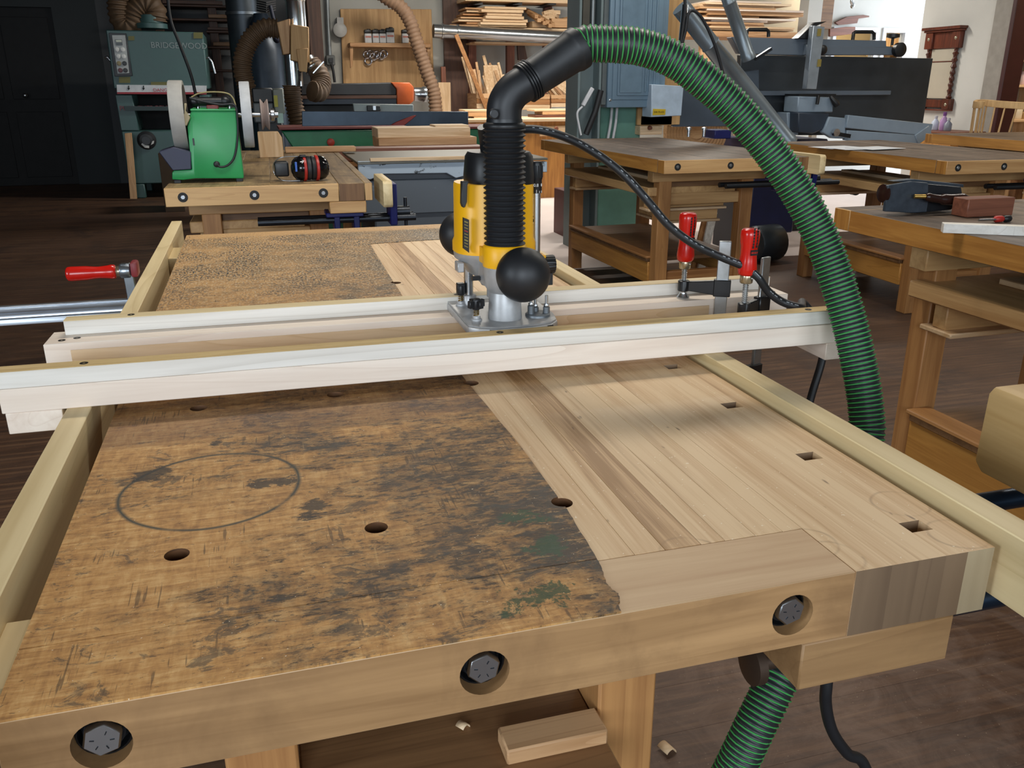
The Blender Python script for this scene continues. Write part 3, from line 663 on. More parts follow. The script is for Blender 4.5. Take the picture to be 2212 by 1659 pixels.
# dust bellows, cuff, elbow and adapter tube
prof = []; z = .152; n = 23; pitch = (.303-.152)/n
for i in range(n):
    for r, f in ((.0240, 0), (.0248, .2), (.0272, .40), (.0277, .5), (.0272, .6), (.0248, .8)): prof.append((r, i*pitch+f*pitch))
prof.append((.0240, n*pitch))
MB().lathe((AX, AY, .152), (0,0,1), prof, 40).build('dust_bellows', RUBBER, rt)
MB().lathe((AX, AY, .301), (0,0,1), [(.0225, 0), (.0268, .001), (.0275, .0035), (.0268, .006), (.0232, .008), (.0228, .012)], 36).build('bellows_cuff', BLACK, rt)
E1 = [Vector((AX, AY, .305)), Vector((AX, AY, .325)), Vector((AX+.0045, AY, .337)), Vector((AX+.0145, AY, .348)), Vector((AX+.031, AY, .3575))]
el = MB().tube(spline(E1, 6), .0222, 28); el.build('elbow', plain('soft_black', '1b1c1f', .48, 0, .05), rt)
q = on_y(1068, 246, AY-.022); MB().lathe(q, (0, -1, 0), [(.0062, -.006), (.0062, .0015), (.0048, .002), (.0048, .0012)], 24).build('elbow_pin', BLACK, rt)
ad = Vector((.082, .008, .0475)).normalized(); a0 = E1[-1]
MB().lathe(a0-ad*.006, ad, [(.0205, 0), (.0255, .001), (.0255, .003), (.0225, .0035), (.0255, .0045), (.0255, .0065), (.0225, .007), (.0255, .008), (.0255, .010), (.0225, .0105), (.0255, .0115), (.0258, .0135), (.0240, .014)], 36).build('clamp_ring', BLACK, rt)
AL = .077
MB().lathe(a0+ad*.006, ad, [(.0205, 0), (.0232, .002), (.0250, AL-.016), (.0265, AL-.012), (.0270, AL-.010), (.0270, AL-.001), (.0255, AL), (.022, AL)], 36).build('adapter_tube', plain('scuffed_black', '1e1f21', .5, 0, .25, 60), rt)
hose0 = a0+ad*(AL+.002)
# ---------------------------------------------------------------- green and black vacuum hose
hp = [hose0, hose0+ad*.012] + [at_d(u, v, d) for u, v, d in ((1335, 96, 1.094), (1385, 102, 1.097), (1440, 121, 1.101), (1500, 158, 1.106), (1600, 247, 1.117), (1700, 377, 1.128), (1775, 515, 1.137), (1826, 665, 1.14), (1858, 800, 1.14), (1872, 900, 1.14), (1869, 960, 1.14))]
hp += [Vector((.165, .37, -.20)), Vector((.09, .31, -.255))]
hp += [Vector((.0, .235, -.262)), Vector((-.055, .205, -.32)), Vector((-.105, .20, -.43)), Vector((-.17, .22, -.58)), Vector((-.28, .25, -.75)), Vector((-.45, .22, -.822)), Vector((-.8, .1, -.826))]
path = spline(hp, 24); path = resample(path, .0010)
hose = thing('vacuum_hose', 'green-ribbed black vacuum hose arching from the router down past the sled', 'hose', hose0)
Pt = .0063; L = 0; rs = []; HR = .0218
for i, q in enumerate(path):
    if i: L += (q-path[i-1]).length
    ph = (L % Pt)/Pt; rs.append(HR + .0009*math.cos(2*PI*ph))
MB().tube(path, rs, 26).build('hose_wall', plain('hose_black', '24292a', .42, 0, .15), hose)
# raised green helix
t0 = (path[1]-path[0]).normalized(); nx = t0.cross(Vector((0,1,0))).normalized(); prev = t0; L = 0; hel = []
for i, q in enumerate(path):
    t = (path[min(i+1, len(path)-1)]-path[max(i-1, 0)]).normalized(); nx = prev.rotation_difference(t) @ nx; nx = (nx-t*nx.dot(t)).normalized(); prev = t; ny_ = t.cross(nx)
    if i:
        l0 = L; L += (q-path[i-1]).length
    else: l0 = 0
    for s_ in range(2 if i else 1):
        f = s_/2; a = 2*PI*(l0+(L-l0)*f)/Pt; c = path[i-1].lerp(q, f) if i else q
        hel.append(c+(nx*math.cos(a)+ny_*math.sin(a))*(HR+.0006))
MB().tube(hel, .00105, 8).build('green_helix', plain('hose_green', '45964f', .8, 0, .12, 12, .15), hose)
# ---------------------------------------------------------------- router power cord
cp = [Vector((-.236, .70, .262)), Vector((-.243, .675, .292))] + [at_d(u, v, d) for u, v, d in ((1078, 288, 1.20), (1150, 279, 1.19), (1220, 296, 1.18), (1290, 333, 1.175), (1350, 380, 1.175), (1400, 435, 1.18), (1445, 487, 1.19), (1500, 528, 1.20), (1560, 556, 1.21), (1610, 577, 1.21), (1638, 600, 1.21), (1660, 630, 1.22), (1690, 652, 1.225), (1730, 664, 1.225))]
cp += [Vector((.222, .60, .045)), Vector((.255, .575, .0)), Vector((.252, .565, -.05)), Vector((.230, .56, -.13)), Vector((.19, .50, -.30)), Vector((.08, .25, -.36)), Vector((-.03, .13, -.28)), Vector((-.062, .10, -.195)), Vector((-.058, .10, -.225)), Vector((-.045, .10, -.262)), Vector((-.01, .10, -.305)), Vector((.02, .12, -.36)), Vector((.10, .2, -.60)), Vector((.2, .45, -.83)), Vector((.5, .8, -.838))]
cpath = spline(cp[:-13], 10) 
cpath2 = spline([Vector(q) for q in ((-.05, .13, -.05), (-.058, .11, -.13), (-.0605, .10, -.19), (-.0575, .10, -.222), (-.045, .10, -.258), (-.022, .10, -.292), (.004, .10, -.318), (.035, .09, -.42), (.05, .06, -.62), (.03, .0, -.80), (-.1, -.2, -.8395))], 10)
crd = thing('power_cord', 'thick black power cord of the router looping over the sled to the right', 'cord', cp[1])
cq = spline(cp[:18]+[Vector((.228, .585, .03)), Vector((.245, .572, -.02)), Vector((.225, .56, -.09)), Vector((.20, .56, -.22)), Vector((.26, .72, -.55)), Vector((.7, 1.3, -.838)), Vector((.9, 1.9, -.838))], 10)
MB().tube(cq, .0058, 12).build('cable', plain('cord_black', '16171a', .5), crd)
MB().lathe(Vector((-.236, .70, .258)), (-.35, -.5, 1), [(.012, 0), (.0105, .01), (.0085, .03), (.0070, .05)], 18).build('strain_relief', BLACK, crd)
# grey print marks along the cable
acc = 0
for i in range(30, min(len(cq)-1, 150), 2):
    q = cq[i]; tn = (cq[i+1]-q).normalized(); vw = (CAM_O-q).normalized(); up = vw.cross(tn).normalized(); sid = (vw*.92+up*.38).normalized()
    if (i//2) % 7 in (0, 5): continue
    MB().bar(q+sid*.0057, q+sid*.0057+tn*.0030*(1+(i % 3)*.4), .0012, .0008, tuple(sid)).build('print_mark', plain('grey_print', '8f9498', .6), crd)
# second stretch of cord, hanging under the front corner of the bench
tag(MB().tube(cpath2, .0058, 12).build('extension_cord', plain('cord_black', '16171a', .5)), 'black cord hanging under the vise block towards the floor', 'cord')
# ---------------------------------------------------------------- two screw clamps on the sled
REDH = plain('red_lacquer', 'c0190f', .22, 0, .08); CZ = plain('zinc_bar', 'aeb2b4', .33, .9, .1, 80); CBLK = plain('clamp_black', '141518', .35)
def screw_thread(mb, p0, p1, r, pitch):
    p0, p1 = Vector(p0), Vector(p1); n = int((p1-p0).length/pitch*4); prof = []
    L = (p1-p0).length
    for i in range(n+1): prof.append((r*(1 if i % 4 in (0, 1) else .78), L*i/n))
    return mb.lathe(p0, p1-p0, prof, 14)
def sled_clamp(label, sx, sy, bx, by, ztop_handle, barTop, armz, padz, fz):
    o = thing('screw_clamp', label, 'clamp', (sx, sy, padz), 0, 'red-handled clamps on the sled')
    d = Vector((bx-sx, by-sy, 0)); L = d.length; d.normalize(); n = Vector((-d.y, d.x, 0))
    # tapering arm with a sleeve at each end
    a = MB(); A = Vector((sx, sy, armz)); B = Vector((bx, by, armz))
    a.prism([A-n*.0045+Vector((0,0,-.0065)), A-n*.0045+Vector((0,0,.0065)), B-n*.0045+Vector((0,0,.011)), B-n*.0045+Vector((0,0,-.014))], n*.009)
    a.lathe(A-Vector((0,0,.0085)), (0,0,1), [(.0085, 0), (.009, .001), (.009, .016), (.0085, .017)], 20)
    a.bar(B-d*.0125+Vector((0,0,-.001)), B+d*.0130+Vector((0,0,-.001)), .013, .026)
    a.build('arm', CBLK, o, .0012)
    b = MB(); bw = .0052
    b.prism([B-d*.0092-n*bw/2+Vector((0,0,-.085-armz+.0)), B+d*.0092-n*bw/2+Vector((0,0,-.085-armz)), B+d*.0092+n*bw/2+Vector((0,0,-.085-armz)), B-d*.0092+n*bw/2+Vector((0,0,-.085-armz))], (0,0,barTop+.085))
    b.build('bar', CZ, o, .001)
    lj = MB(); lz = -.058
    lj.prism([B+Vector((0,0,lz-armz-.012))-n*.005+d*.011, B+Vector((0,0,lz-armz+.015))-n*.005+d*.011, A+Vector((0,0,lz-armz+.018))-n*.005-d*.006, A+Vector((0,0,lz-armz+.006))-n*.005-d*.006], n*.010)
    lj.build('fixed_jaw', CBLK, o, .001)
    s = MB(); screw_thread(s, (sx, sy, padz+.006), (sx, sy, fz+.004), .0042, .0028); s.build('spindle', CZ, o)
    MB().lathe((sx, sy, padz), (0,0,1), [(.0095, 0), (.0100, .002), (.0062, .007), (.0055, .010), (.0062, .013), (.004, .0135)], 20).build('swivel_pad', STEEL, o)
    f = MB().lathe((sx, sy, fz), (0,0,1), [(.0078, 0), (.0090, .001), (.0092, .0105), (.0088, .012)], 22).build('ferrule', plain('nickel', 'b9ad93', .28, .9), o)
    MB().ball((sx+.004, sy-.0085, fz+.008), .0016, 10, 6).build('pin', STEEL, f)
    hz = fz+.0115; hl = ztop_handle-hz
    h = MB().lathe((sx, sy, hz), (0,0,1), [(.0098, 0), (.0128, .003), (.0134, .010), (.0120, .022), (.0112, .030), (.0118, .042), (.0131, hl*.72), (.0135, hl-.008), (.0128, hl-.0025), (.0105, hl)], 30).build('handle', REDH, o)
    vd = (CAM_O-Vector((sx, sy, CAM_O.z))); vd.z = 0; vd.normalize(); sd = Vector((-vd.y, vd.x, 0)); dr = (vd*.82+sd*.57).normalized(); sx_ = Vector((-dr.y, dr.x, 0))
    c = Vector((sx, sy, hz))+dr*.0128
    bb = MB(); bb.bar(c+Vector((0,0,.034))-sx_*.0055, c+Vector((0,0,.034))+sx_*.0055, .0012, .0075); bb.build('brand_patch', INK, h)
    lettering('BESSEY', .0034, plain('brand_red', 'c83020', .4), h, frame(c+Vector((0,0,.034))+dr*.0009, sx_, (0,0,1)))
    for k in range(2):
        w = (-.18, .25)[k]; dr2 = (dr*math.cos(w)+sx_*math.sin(w)).normalized()
        for j in range(7):
            z0 = hz+.040+j*.0041+k*.001; MB().bar(Vector((sx, sy, z0))+dr2*.0131, Vector((sx, sy, z0+.0034))+dr2*.0133, .0022, .0008, tuple(dr2)).build('print_line', INK, h)
    return o
sled_clamp('red-handled screw clamp on the rear beam of the sled', .0735, .700, .124, .672, .1716, .131, .060, .0402, .0866)
sled_clamp('red-handled screw clamp behind the front fence of the sled', .1085, .580, .148, .597, .164, .119, .050, .0402, .087)
# ---------------------------------------------------------------- long bar clamp gripping the left rail
yc_ = 1.25
o = thing('bar_clamp', 'red-handled aluminium bar clamp gripping the left rail', 'clamp', (-.84, yc_, -.09))
bz = -.045
u = MB(); u.prism([(-1.9, yc_-.011, bz-.017), (-1.9, yc_+.011, bz-.017), (-1.9, yc_+.011, bz+.014), (-1.9, yc_+.006, bz+.014), (-1.9, yc_+.006, bz+.017), (-1.9, yc_-.006, bz+.017), (-1.9, yc_-.006, bz+.014), (-1.9, yc_-.011, bz+.014), (-1.9, yc_-.011, bz+.006), (-1.9, yc_-.008, bz+.004), (-1.9, yc_-.008, bz-.004), (-1.9, yc_-.011, bz-.006)], (1.1, 0, 0))
u.build('bar', plain('aluminium', 'b9c0c8', .3, .85, .06), o, .0005)
hx0, hx1, hz = -.900, -.820, .025
MB().lathe((hx0, yc_, hz), (1,0,0), [(.0095, 0), (.0128, .003), (.0134, .009), (.0128, .035), (.0112, .048), (.0108, .056), (.0120, .070), (.0134, .078), (.0128, .083), (.010, .085)], 28).build('handle', REDH, o)
MB().lathe((hx0+.085, yc_, hz), (1,0,0), [(.0092, 0), (.0098, .001), (.0098, .014), (.0085, .016)], 20).build('ferrule', plain('nickel', 'b9ad93', .28, .9), o)
MB().cyl((hx0+.10, yc_, hz), (-.776, yc_, hz), .006, None, 14).build('spindle', DARKSTEEL, o)
MB().prism([(-.806, yc_-.007, hz+.014), (-.790, yc_-.007, hz+.014), (-.786, yc_-.007, hz-.01), (-.782, yc_-.007, bz-.02), (-.800, yc_-.007, bz-.02), (-.803, yc_-.007, hz-.01)], (0, .014, 0)).lathe((-.809, yc_, hz), (1,0,0), [(.012, 0), (.014, .002), (.014, .018), (.012, .02)], 22).build('jaw', plain('bright_jaw', '8f969c', .3, .9), o, .001)
MB().box(-.788, -.7755, yc_-.018, yc_+.018, hz-.010, hz+.018).build('jaw_pad', plain('red_pad', '7a2428', .5), o, .004, 2)

# curled shavings
def shaving(c, r, w, rot, label):
    pts = [(r*(1+.15*a/20)*math.cos(a*.14), 0, r+r*(1+.15*a/20)*math.sin(a*.14)) for a in range(20)]
    m = MB(); b = len(m.v); M = Matrix.Translation(Vector(c)) @ Matrix.Rotation(rot, 4, 'Z')
    zmin = min(p[2] for p in pts)
    for x, y, z in pts: m.v += [M @ Vector((x, -w/2, z-zmin+.0005)), M @ Vector((x*1.05, w/2, z-zmin+.0005))]
    for i in range(len(pts)-1): m.f.append([2*i, 2*i+1, 2*i+3, 2*i+2]); m.m.append(0)
    o = m.build('wood_shaving', W('palewood', 'X')); md = o.modifiers.new('s', 'SOLIDIFY'); md.thickness = .0006
    return tag(o, label, 'shaving')
shaving(on_z(1000, 1572, -.345), .006, .012, .6, 'small pale curl on the tray under the foreground bench')
shaving(on_z(1440, 1622, ZF),   .012, .028, .3, 'pale wood shaving on the floor beside the front bench leg')
# ---------------------------------------------------------------- the other workbenches
VISEBLUE = BLUEPAINT
def make_bench(label, ox, oy, w, l, rot=0, th=.062, top='benchdark', side='bench', face='benchpale', vise=True, bolts_n=3, chop=True, gap=.03, tone=('4a3c30', '776555', '')):
    o = thing('workbench', label, 'workbench', (ox, oy, ZF), rot, 'workshop benches')
    def P(name, x0, x1, y0, y1, z0, z1, m, bev=.003, p=None, cuts=None): return MB().box(x0, x1, y0, y1, z0+H, z1+H).build(name, m, p or o, bev, 1, True)
    TOP = wood('oldtop'+tone[2], tone[0], tone[1], 'Y', .8, .5, .5, '35291f', .6)
    SIDE = W(side, 'Y'); FACE = W(face, 'X')
    # end caps with bolt heads, boards between them
    for y0, y1 in ((0, .075), (l-.075, l)):
        MB().box(0, w*.83, y0, y1, H-th, H, 0, {'+z': 1, '-x': 2}).build('end_cap', [FACE, TOP, W(side, 'Z')], o, .002, 1, True)
    n = 5
    for i in range(n):
        a, b = w*.83*i/n, w*.83*(i+1)/n
        MB().box(a, b-.0006, .0755, l-.0755, H-th, H-.0004*(i % 2), 0, {'-x': 1}).build('board', [TOP, SIDE], o, .0012, 1, True)
    MB().box(w*.83+.0006, w*.96, 0, l, H-th, H, 0, {'-y': 1}).build('board', [TOP, W('benchdark', 'Z')], o, .002, 1, True)
    MB().box(w*.96+.0006, w, 0, l, H-th, H, 0, {'-y': 1}).build('board', [TOP, W(face, 'Z')], o, .002, 1, True)
    for i in range(bolts_n):
        x = w*(.083+.335*i)
        c = MB().lathe((x, .004, H-th/2), (0, -1, 0), [(.0175, 0), (.0178, .0048), (.0150, .0052), (.0145, .0043)], 22).build('bolt_cup', plain('cup_black', '181614', .6), o, 0, 1, True)
        MB().prism([(x+.0088*math.cos(PI/3*k), .004, H-th/2+.0088*math.sin(PI/3*k)) for k in range(6)], (0, -.006, 0)).build('bolt', STEEL, o, .001, 1, True)
    # legs, cross rails, stretchers
    xl, xr = w*.13, w*.69
    for x in (xl, xr):
        for y in (.27, l-.34): P('leg', x, x+.074, y, y+.072, ZF, -th, W('leg', 'Z'))
    for y in (.275, l-.335):
        P('cross_rail', xl-.045, w*.94, y-.012, y+.055, -.135, -th, W('benchpale', 'X'))
        P('lower_rail', xl+.074, xr, y+.01, y+.055, ZF+.12, ZF+.22, W('leg', 'X'))
    P('front_panel', xl+.074, xr, .315, .33, -.20, -.135, W('benchdark', 'X')); P('front_panel', xl+.074, xr, .29, .325, -.262, -.20, W('benchpale', 'X'))
    for x in (xl-.01, xr+.04): P('stretcher', x, x+.045, .342, l-.34, ZF+.15, ZF+.27, W('bench', 'Y'))
    P('low_shelf', xl-.02, xr+.05, .345, l-.345, ZF+.27, ZF+.292, W('benchdark', 'X'))
    s = P('shelf_lip', xl-.03, xl+.05, .33, l-.34, ZF+.292, ZF+.305, W('leg', 'Y'))
    # tool tray on I-shaped bearers
    P('tray', xl-.052, xr-.02, .30, l-.30, -.213, -.167, [W('benchpale', 'Y')], .004)
    P('tray_batten', xl+.14, xl+.22, .36, l-.42, -.167, -.148, W('palewood', 'Y'))
    for y in (.36, l-.425):
        P('bearer', xl-.02, xr-.05, y, y+.05, -.286, -.213, W('benchpale', 'X')); P('bearer_flange', xl-.03, xr-.05, y-.035, y+.085, -.300, -.286, W('palewood', 'X'))
    P('drawer', xl+.10, xr-.08, .37, .72, -.36, -.215, W('benchpale', 'X')); P('drawer_flange', xl+.085, xr-.065, .36, .72, -.374, -.36, W('palewood', 'X'))
    if vise:
        P('vise_block', w*.78, w*.965, .0, .12, -th-.046, -th, W('benchpale', 'X'))
        for y in (.035, .10):
            MB().cyl((w*.42, y, H-th-.075), (w+.17, y, H-th-.075), .013, None, 16).build('vise_bar', DARKSTEEL, o, 0, 1, True)
        MB().box(w*.76, w*.95, .01, .15, H-th-.062, H-th-.046).box(w*.80, w*.83, .02, .14, H-th-.12, H-th-.05).box(w*.90, w*.93, .02, .14, H-th-.12, H-th-.05).build('vise_bracket', VISEBLUE, o, .003, 1, True)
        if chop:
            x0 = w+gap
            MB().prism([(x0, -.10, H+.004), (x0, -.09, H+.015), (x0, .20, H+.015), (x0, .21, H+.005), (x0, .21, H-.075), (x0, .20, H-.085), (x0, -.09, H-.085), (x0, -.10, H-.075)], (.035, 0, 0)).build('vise_chop', W('poplar', 'Y'), o, .002, 1, True)
            MB().prism([(x0+.035, -.02, H-.005), (x0+.035, .14, H-.005), (x0+.035, .11, H-th-.10), (x0+.035, .0, H-th-.10)], (.028, 0, 0)).build('vise_jaw', VISEBLUE, o, .003, 1, True)
            MB().cyl((x0+.05, .065, H-th-.055), (x0+.12, .065, H-th-.055), .022, None, 18).cyl((x0+.105, .065, H-th-.14), (x0+.105, .065, H-th+.0), .007, None, 10).build('vise_handle', DARKSTEEL, o, 0, 1, True)
    return o
make_bench('worn workbench carrying the green grinder and the earmuffs', -.875, 2.940, .757, 1.95, -.02, .068, 'benchdark', 'bench', 'benchpale', tone=('6b543a', 'a58a62', '_tan'))
make_bench('workbench standing behind the two red clamps', 1.4165, 3.5345, .90, 1.87, .02, .066, chop=True, gap=-.06)
make_bench('orange-sided workbench carrying the hand plane', 1.150, 0.0, .80, 1.80, 0, .062, bolts_n=0, vise=False)
make_bench('workbench in front of the grey machine, papers on its top', 2.735, 3.10, .82, 1.62, -.03, .066, gap=.12)
make_bench('farthest workbench, in front of the spindle-back chair', 4.44, 3.75, .9, 1.55, -.04, .07, vise=False, bolts_n=0)
# ---------------------------------------------------------------- things on the benches
GRN = plain('green_enamel', '1f8a4a', .35, 0, .08)
# wet grinder
gy = 3.10
g = thing('wet_grinder', 'green wet grinder with two big grey wheels on the far left bench', 'grinder', (-.72, gy+.08, 0))
def Y(u, v, y): return on_y(u, v, y)
g1 = lambda u, v: (340+u/4.424, 170+v/4.424)
fr = [on_y(*g1(*q), gy) for q in ((145, 1000), (145, 930), (165, 915), (335, 905), (290, 500), (325, 345), (755, 345), (830, 975), (825, 990), (370, 990), (250, 1005))]
zmin = min(q.z for q in fr); sh = Vector((0, 0, .012-zmin))
fr = [q+sh for q in fr]
hs = MB().prism(fr, (0, .19, 0)).build('housing', GRN, g, .004, 2)
tp = [on_y(*g1(*q), gy)+sh for q in ((318, 345), (318, 325), (756, 325), (756, 345))]
MB().prism([q-Vector((0,.004,0)) for q in tp], (0, .2, 0)).build('housing_lid', plain('green_light', '3aa45c', .35), g, .002)
for u in (195, 790):
    q = on_y(*g1(u, 1010), gy); MB().box(q.x-.013, q.x+.013, gy+.005, gy+.03, 0, .014).box(q.x-.013, q.x+.013, gy+.16, gy+.185, 0, .014).build('foot', RUBBER, g, .002)
q = on_y(*g1(350, 640), gy)+sh; MB().box(q.x-.003, q.x+.003, gy-.002, gy+.002, q.z-.013, q.z+.013).build('slot', BLACK, g)
STONE = plain('grindstone', 'a3a09a', .8, 0, .08, 30); LEA = plain('honing_leather', '6f5a4e', .7)
cz = .232+sh.z; cy = gy+.10
def wheel(x0, x1, r, name, mats):
    n = 48; m = MB(); m.lathe((x0, cy, cz), (1,0,0), [(.03, .002), (r-.012, .001), (r-.002, 0), (r, .003), (r, (x1-x0)-.003), (r-.002, x1-x0), (r-.012, (x1-x0)-.001), (.03, (x1-x0)-.002)], n)
    return m.build(name, mats, g)
wl = wheel(-.835, -.783, .128, 'grinding_wheel', STONE)
MB().lathe((-.784, cy, cz), (1,0,0), [(.112, 0), (.112, .0022), (.02, .0025), (.02, .006)], 40).build('wheel_face', BLACK, wl)
wr_ = wheel(-.578, -.540, .124, 'honing_wheel', plain('honing_rim', 'b4b6b8', .6, 0, .1, 25))
MB().lathe((-.541, cy, cz), (1,0,0), [(.115, 0), (.115, .0022), (.085, .0026), (.03, -.004), (.02, -.004)], 40).build('wheel_face', plain('wheel_dark', '1d1a1c', .6), wr_)
MB().cyl((-.79, cy, cz), (-.445, cy, cz), .009, None, 14).build('axle', STEEL, g)
MB().lathe((-.508, cy, cz), (1,0,0), [(.03, 0), (.058, .002), (.058, .006), (.043, .016), (.058, .028), (.058, .032), (.03, .034)], 36).build('profile_wheel', [plain('leather_disc', '97867f', .75, 0, .15, 20)], g)
MB().lathe((-.470, cy, cz), (1,0,0), [(.02, 0), (.024, .003), (.024, .014), (.012, .018), (.012, .03)], 20).build('wheel_nut', STEEL, g)
tr = [on_y(*g1(*q), gy-.005)+sh for q in ((15, 735), (160, 690), (325, 735), (330, 905), (150, 915))]
MB().prism(tr, (0, .13, 0)).build('water_trough', plain('trough_blue', '2c2f45', .5), g, .003)
q = on_y(*g1(520, 255), gy+.02)+sh
MB().cyl((q.x-.055, gy+.03, q.z), (q.x+.05, gy+.03, q.z), .016, None, 16).ball((q.x+.05, gy+.03, q.z), .021, 16, 10).ball((q.x-.06, gy+.03, q.z), .02, 16, 10).build('jig_knob', BLACK, g)
q = on_y(*g1(535, 310), gy+.02)+sh; MB().box(q.x-.023, q.x+.02, gy+.01, gy+.06, q.z-.01, q.z+.008).build('switch', plain('switch_red', '6a2a28', .5), g, .003)
MB().cyl((-.735, gy+.06, cz-.0), (-.735, gy+.06, cz+.05), .008).cyl((-.62, gy+.06, cz), (-.62, gy+.06, cz+.035), .008).build('support_post', STEEL, g)
wire = [on_y(*g1(*q), gy-.008)+sh for q in ((310, 220), (420, 250), (600, 285), (740, 290), (768, 420), (770, 600), (740, 780), (680, 860), (610, 880), (575, 855))]
MB().tube(spline(wire, 8), .0042, 10).build('cord', RUBBER, g)
MB().lathe(wire[-1]+Vector((-.002, .008, 0)), (0, -1, 0), [(.012, 0), (.011, .006), (.007, .010)], 16).build('cord_grommet', RUBBER, g)
wire2 = [on_y(*g1(*q), gy-.004)+sh for q in ((330, 215), (400, 180), (520, 165), (660, 175), (720, 215), (750, 290), (752, 340))]
MB().tube(spline(wire2, 8), .0028, 8).build('cord_loop', plain('cream_wire', '8f8458', .5), g)
pg = [on_y(*g1(*q), gy-.016)+sh for q in ((262, 270), (285, 275), (275, 345), (300, 380), (320, 410), (285, 490), (230, 470), (228, 420), (262, 370))]
MB().prism(pg, (0, .014, 0)).build('plug', plain('old_plug', '9c8f70', .6), g, .002)
# earmuffs lying on the bench
em = thing('earmuffs', 'black earmuffs with red rings lying on the far left bench', 'earmuffs', (-.39, 3.05, 0))
RED2 = plain('red_ring', 'a8281f', .45); GBLK = plain('gloss_black', '0b0b0d', .12)
cL = on_y(668, 364, 3.05); cx0 = on_y(629, 365, 3.05).x; rM = .047
ax = Vector((1, .12, 0)).normalized(); c0 = Vector((cx0, 3.05, rM+.002))
def cup(st, flip, nm):
    p = [(.012, 0), (.030, .006), (.042, .018), (.0465, .032), (.047, .044)]
    if flip: p = [(r, .047-h) for r, h in p[::-1]]
    return MB().lathe(c0+ax*st, ax, p, 32).build(nm, GBLK, em)
c1 = cup(0, False, 'ear_cup'); MB().lathe(c0+ax*.043, ax, [(.0465, 0), (.049, .002), (.049, .010), (.0465, .012)], 32).build('cup_ring', RED2, c1)
MB().lathe(c0+ax*.055, ax, [(.042, 0), (.046, .004), (.046, .016), (.040, .020)], 28).build('cushion', RUBBER, c1)
c2 = cup(.100, True, 'ear_cup'); MB().lathe(c0+ax*.092, ax, [(.0465, 0), (.049, .002), (.049, .010), (.0465, .012)], 32).build('cup_ring', RED2, c2)
MB().lathe(c0+ax*.074, ax, [(.040, 0), (.046, .004), (.046, .016), (.042, .020)], 28).build('cushion', RUBBER, c2)
hbd = [c0+ax*.03+Vector((0, .0, .046)), c0+Vector((-.03, .02, .042)), c0+Vector((-.062, .04, .02)), c0+Vector((-.064, .045, -.02)), c0+Vector((-.035, .01, -.044)), c0+ax*.03+Vector((0, -.01, -.046))]
MB().tube(spline(hbd, 8), .0018, 8).build('wire_band', STEEL, em)
MB().box(cx0-.062, cx0-.008, 3.06, 3.12, .018, .075).build('head_pad', BLACK, em, .008, 3)
MB().box(cx0+.035, cx0+.06, 3.03, 3.07, rM*2-.002, rM*2+.006).build('band_clip', BLACK, em, .002)
q = on_y(647, 358, 3.006)
MB().box(q.x-.017, q.x-.009, q.y-.003, q.y+.004, q.z-.022, q.z+.014).build('blue_tape', plain('blue_tape', '3a62b4', .6), c1, .001)
lettering('7', .018, PRINT, c1, frame(on_y(654, 350, 3.000), (1, 0, -.25), (.25, 0, 1)), 'lettering', .001)
# block of wood and offcuts at the back of that bench
q0, q1 = on_y(556, 285, 4.30), on_y(614, 338, 4.30)
bl_ = MB().prism([(q0.x, 4.30, 0), (q1.x, 4.30, 0), (q1.x-.003, 4.30, q0.z-.03), (q1.x-.02, 4.30, q0.z), (q0.x, 4.30, q0.z)], (0, .05, 0)).build('wood_block', W('palewood', 'Z'), None, .003)
tag(bl_, 'pale wood block with a clipped corner standing behind the grinder', 'wood block')
q0, q1 = on_y(615, 312, 4.62), on_y(768, 324, 4.62)
tag(MB().box(q0.x, q1.x, 4.60, 4.68, .001, .03).build('board', W('shopwood', 'X'), None, .003), 'thin brown board lying across the end of the grinder bench', 'board')
# hand plane, wooden block, screwdriver and planed stick on the orange bench at the right
hp_ = thing('hand_plane', 'dark metal hand plane lying on its side on the orange-sided bench', 'hand plane', (1.45, 1.62, 0))
PIR = plain('plane_iron', '4b545e', .38, .6, .2, 40); ROSE = plain('rosewood', '2a1712', .25)
c8 = lambda u, v: (1780+u/4.609, 360+v/4.609)
yp = 1.60
sole = [on_y(*c8(*q), yp) for q in ((605, 450), (640, 190), (880, 150), (1040, 165), (1400, 210), (1420, 330), (1300, 440), (960, 470), (880, 465))]
dz = -min(q.z for q in sole)+.002; sole = [q+Vector((0,0,dz)) for q in sole]
sl_ = MB().prism([sole[0], sole[1], sole[2], sole[3], sole[3]-Vector((-.01,0,.05)), sole[8]+Vector((.05,0,.0)), sole[8]], (0, .012, 0)).build('side_plate', PIR, hp_, .002)
MB().prism([sole[3]+Vector((-.03,.012,.0)), sole[4]+Vector((0,.012,0)), sole[5]+Vector((0,.012,0)), sole[6]+Vector((0,.012,0)), sole[7]+Vector((0,.012,0))], (0, .05, 0)).build('frog', plain('plane_black', '26282c', .35, .4), hp_, .004, 2)
a, b = on_y(*c8(1010, 300), yp-.02)+Vector((0,0,dz)), on_y(*c8(1420, 330), yp-.02)+Vector((0,0,dz))
MB().tube(spline([a, a.lerp(b, .25)+Vector((0,0,-.004)), a.lerp(b, .6)+Vector((0,0,-.004)), b, b+Vector((.004,.02,-.03))], 6), [.008]+[.012]*8+[.016]*8+[.013]*8, 14).build('tote', ROSE, hp_)
MB().cyl(a+Vector((-.03,.01,0)), a, .006).build('adjuster', plain('brass', 'a98a4a', .35, .9), hp_)
k = on_y(*c8(595, 270), yp+.02)+Vector((0,0,dz)); MB().lathe(k+Vector((-.008,0,0)), (1,0,0), [(.012, 0), (.026, .004), (.026, .010), (.012, .02), (.010, .035)], 24).build('front_knob', ROSE, hp_)
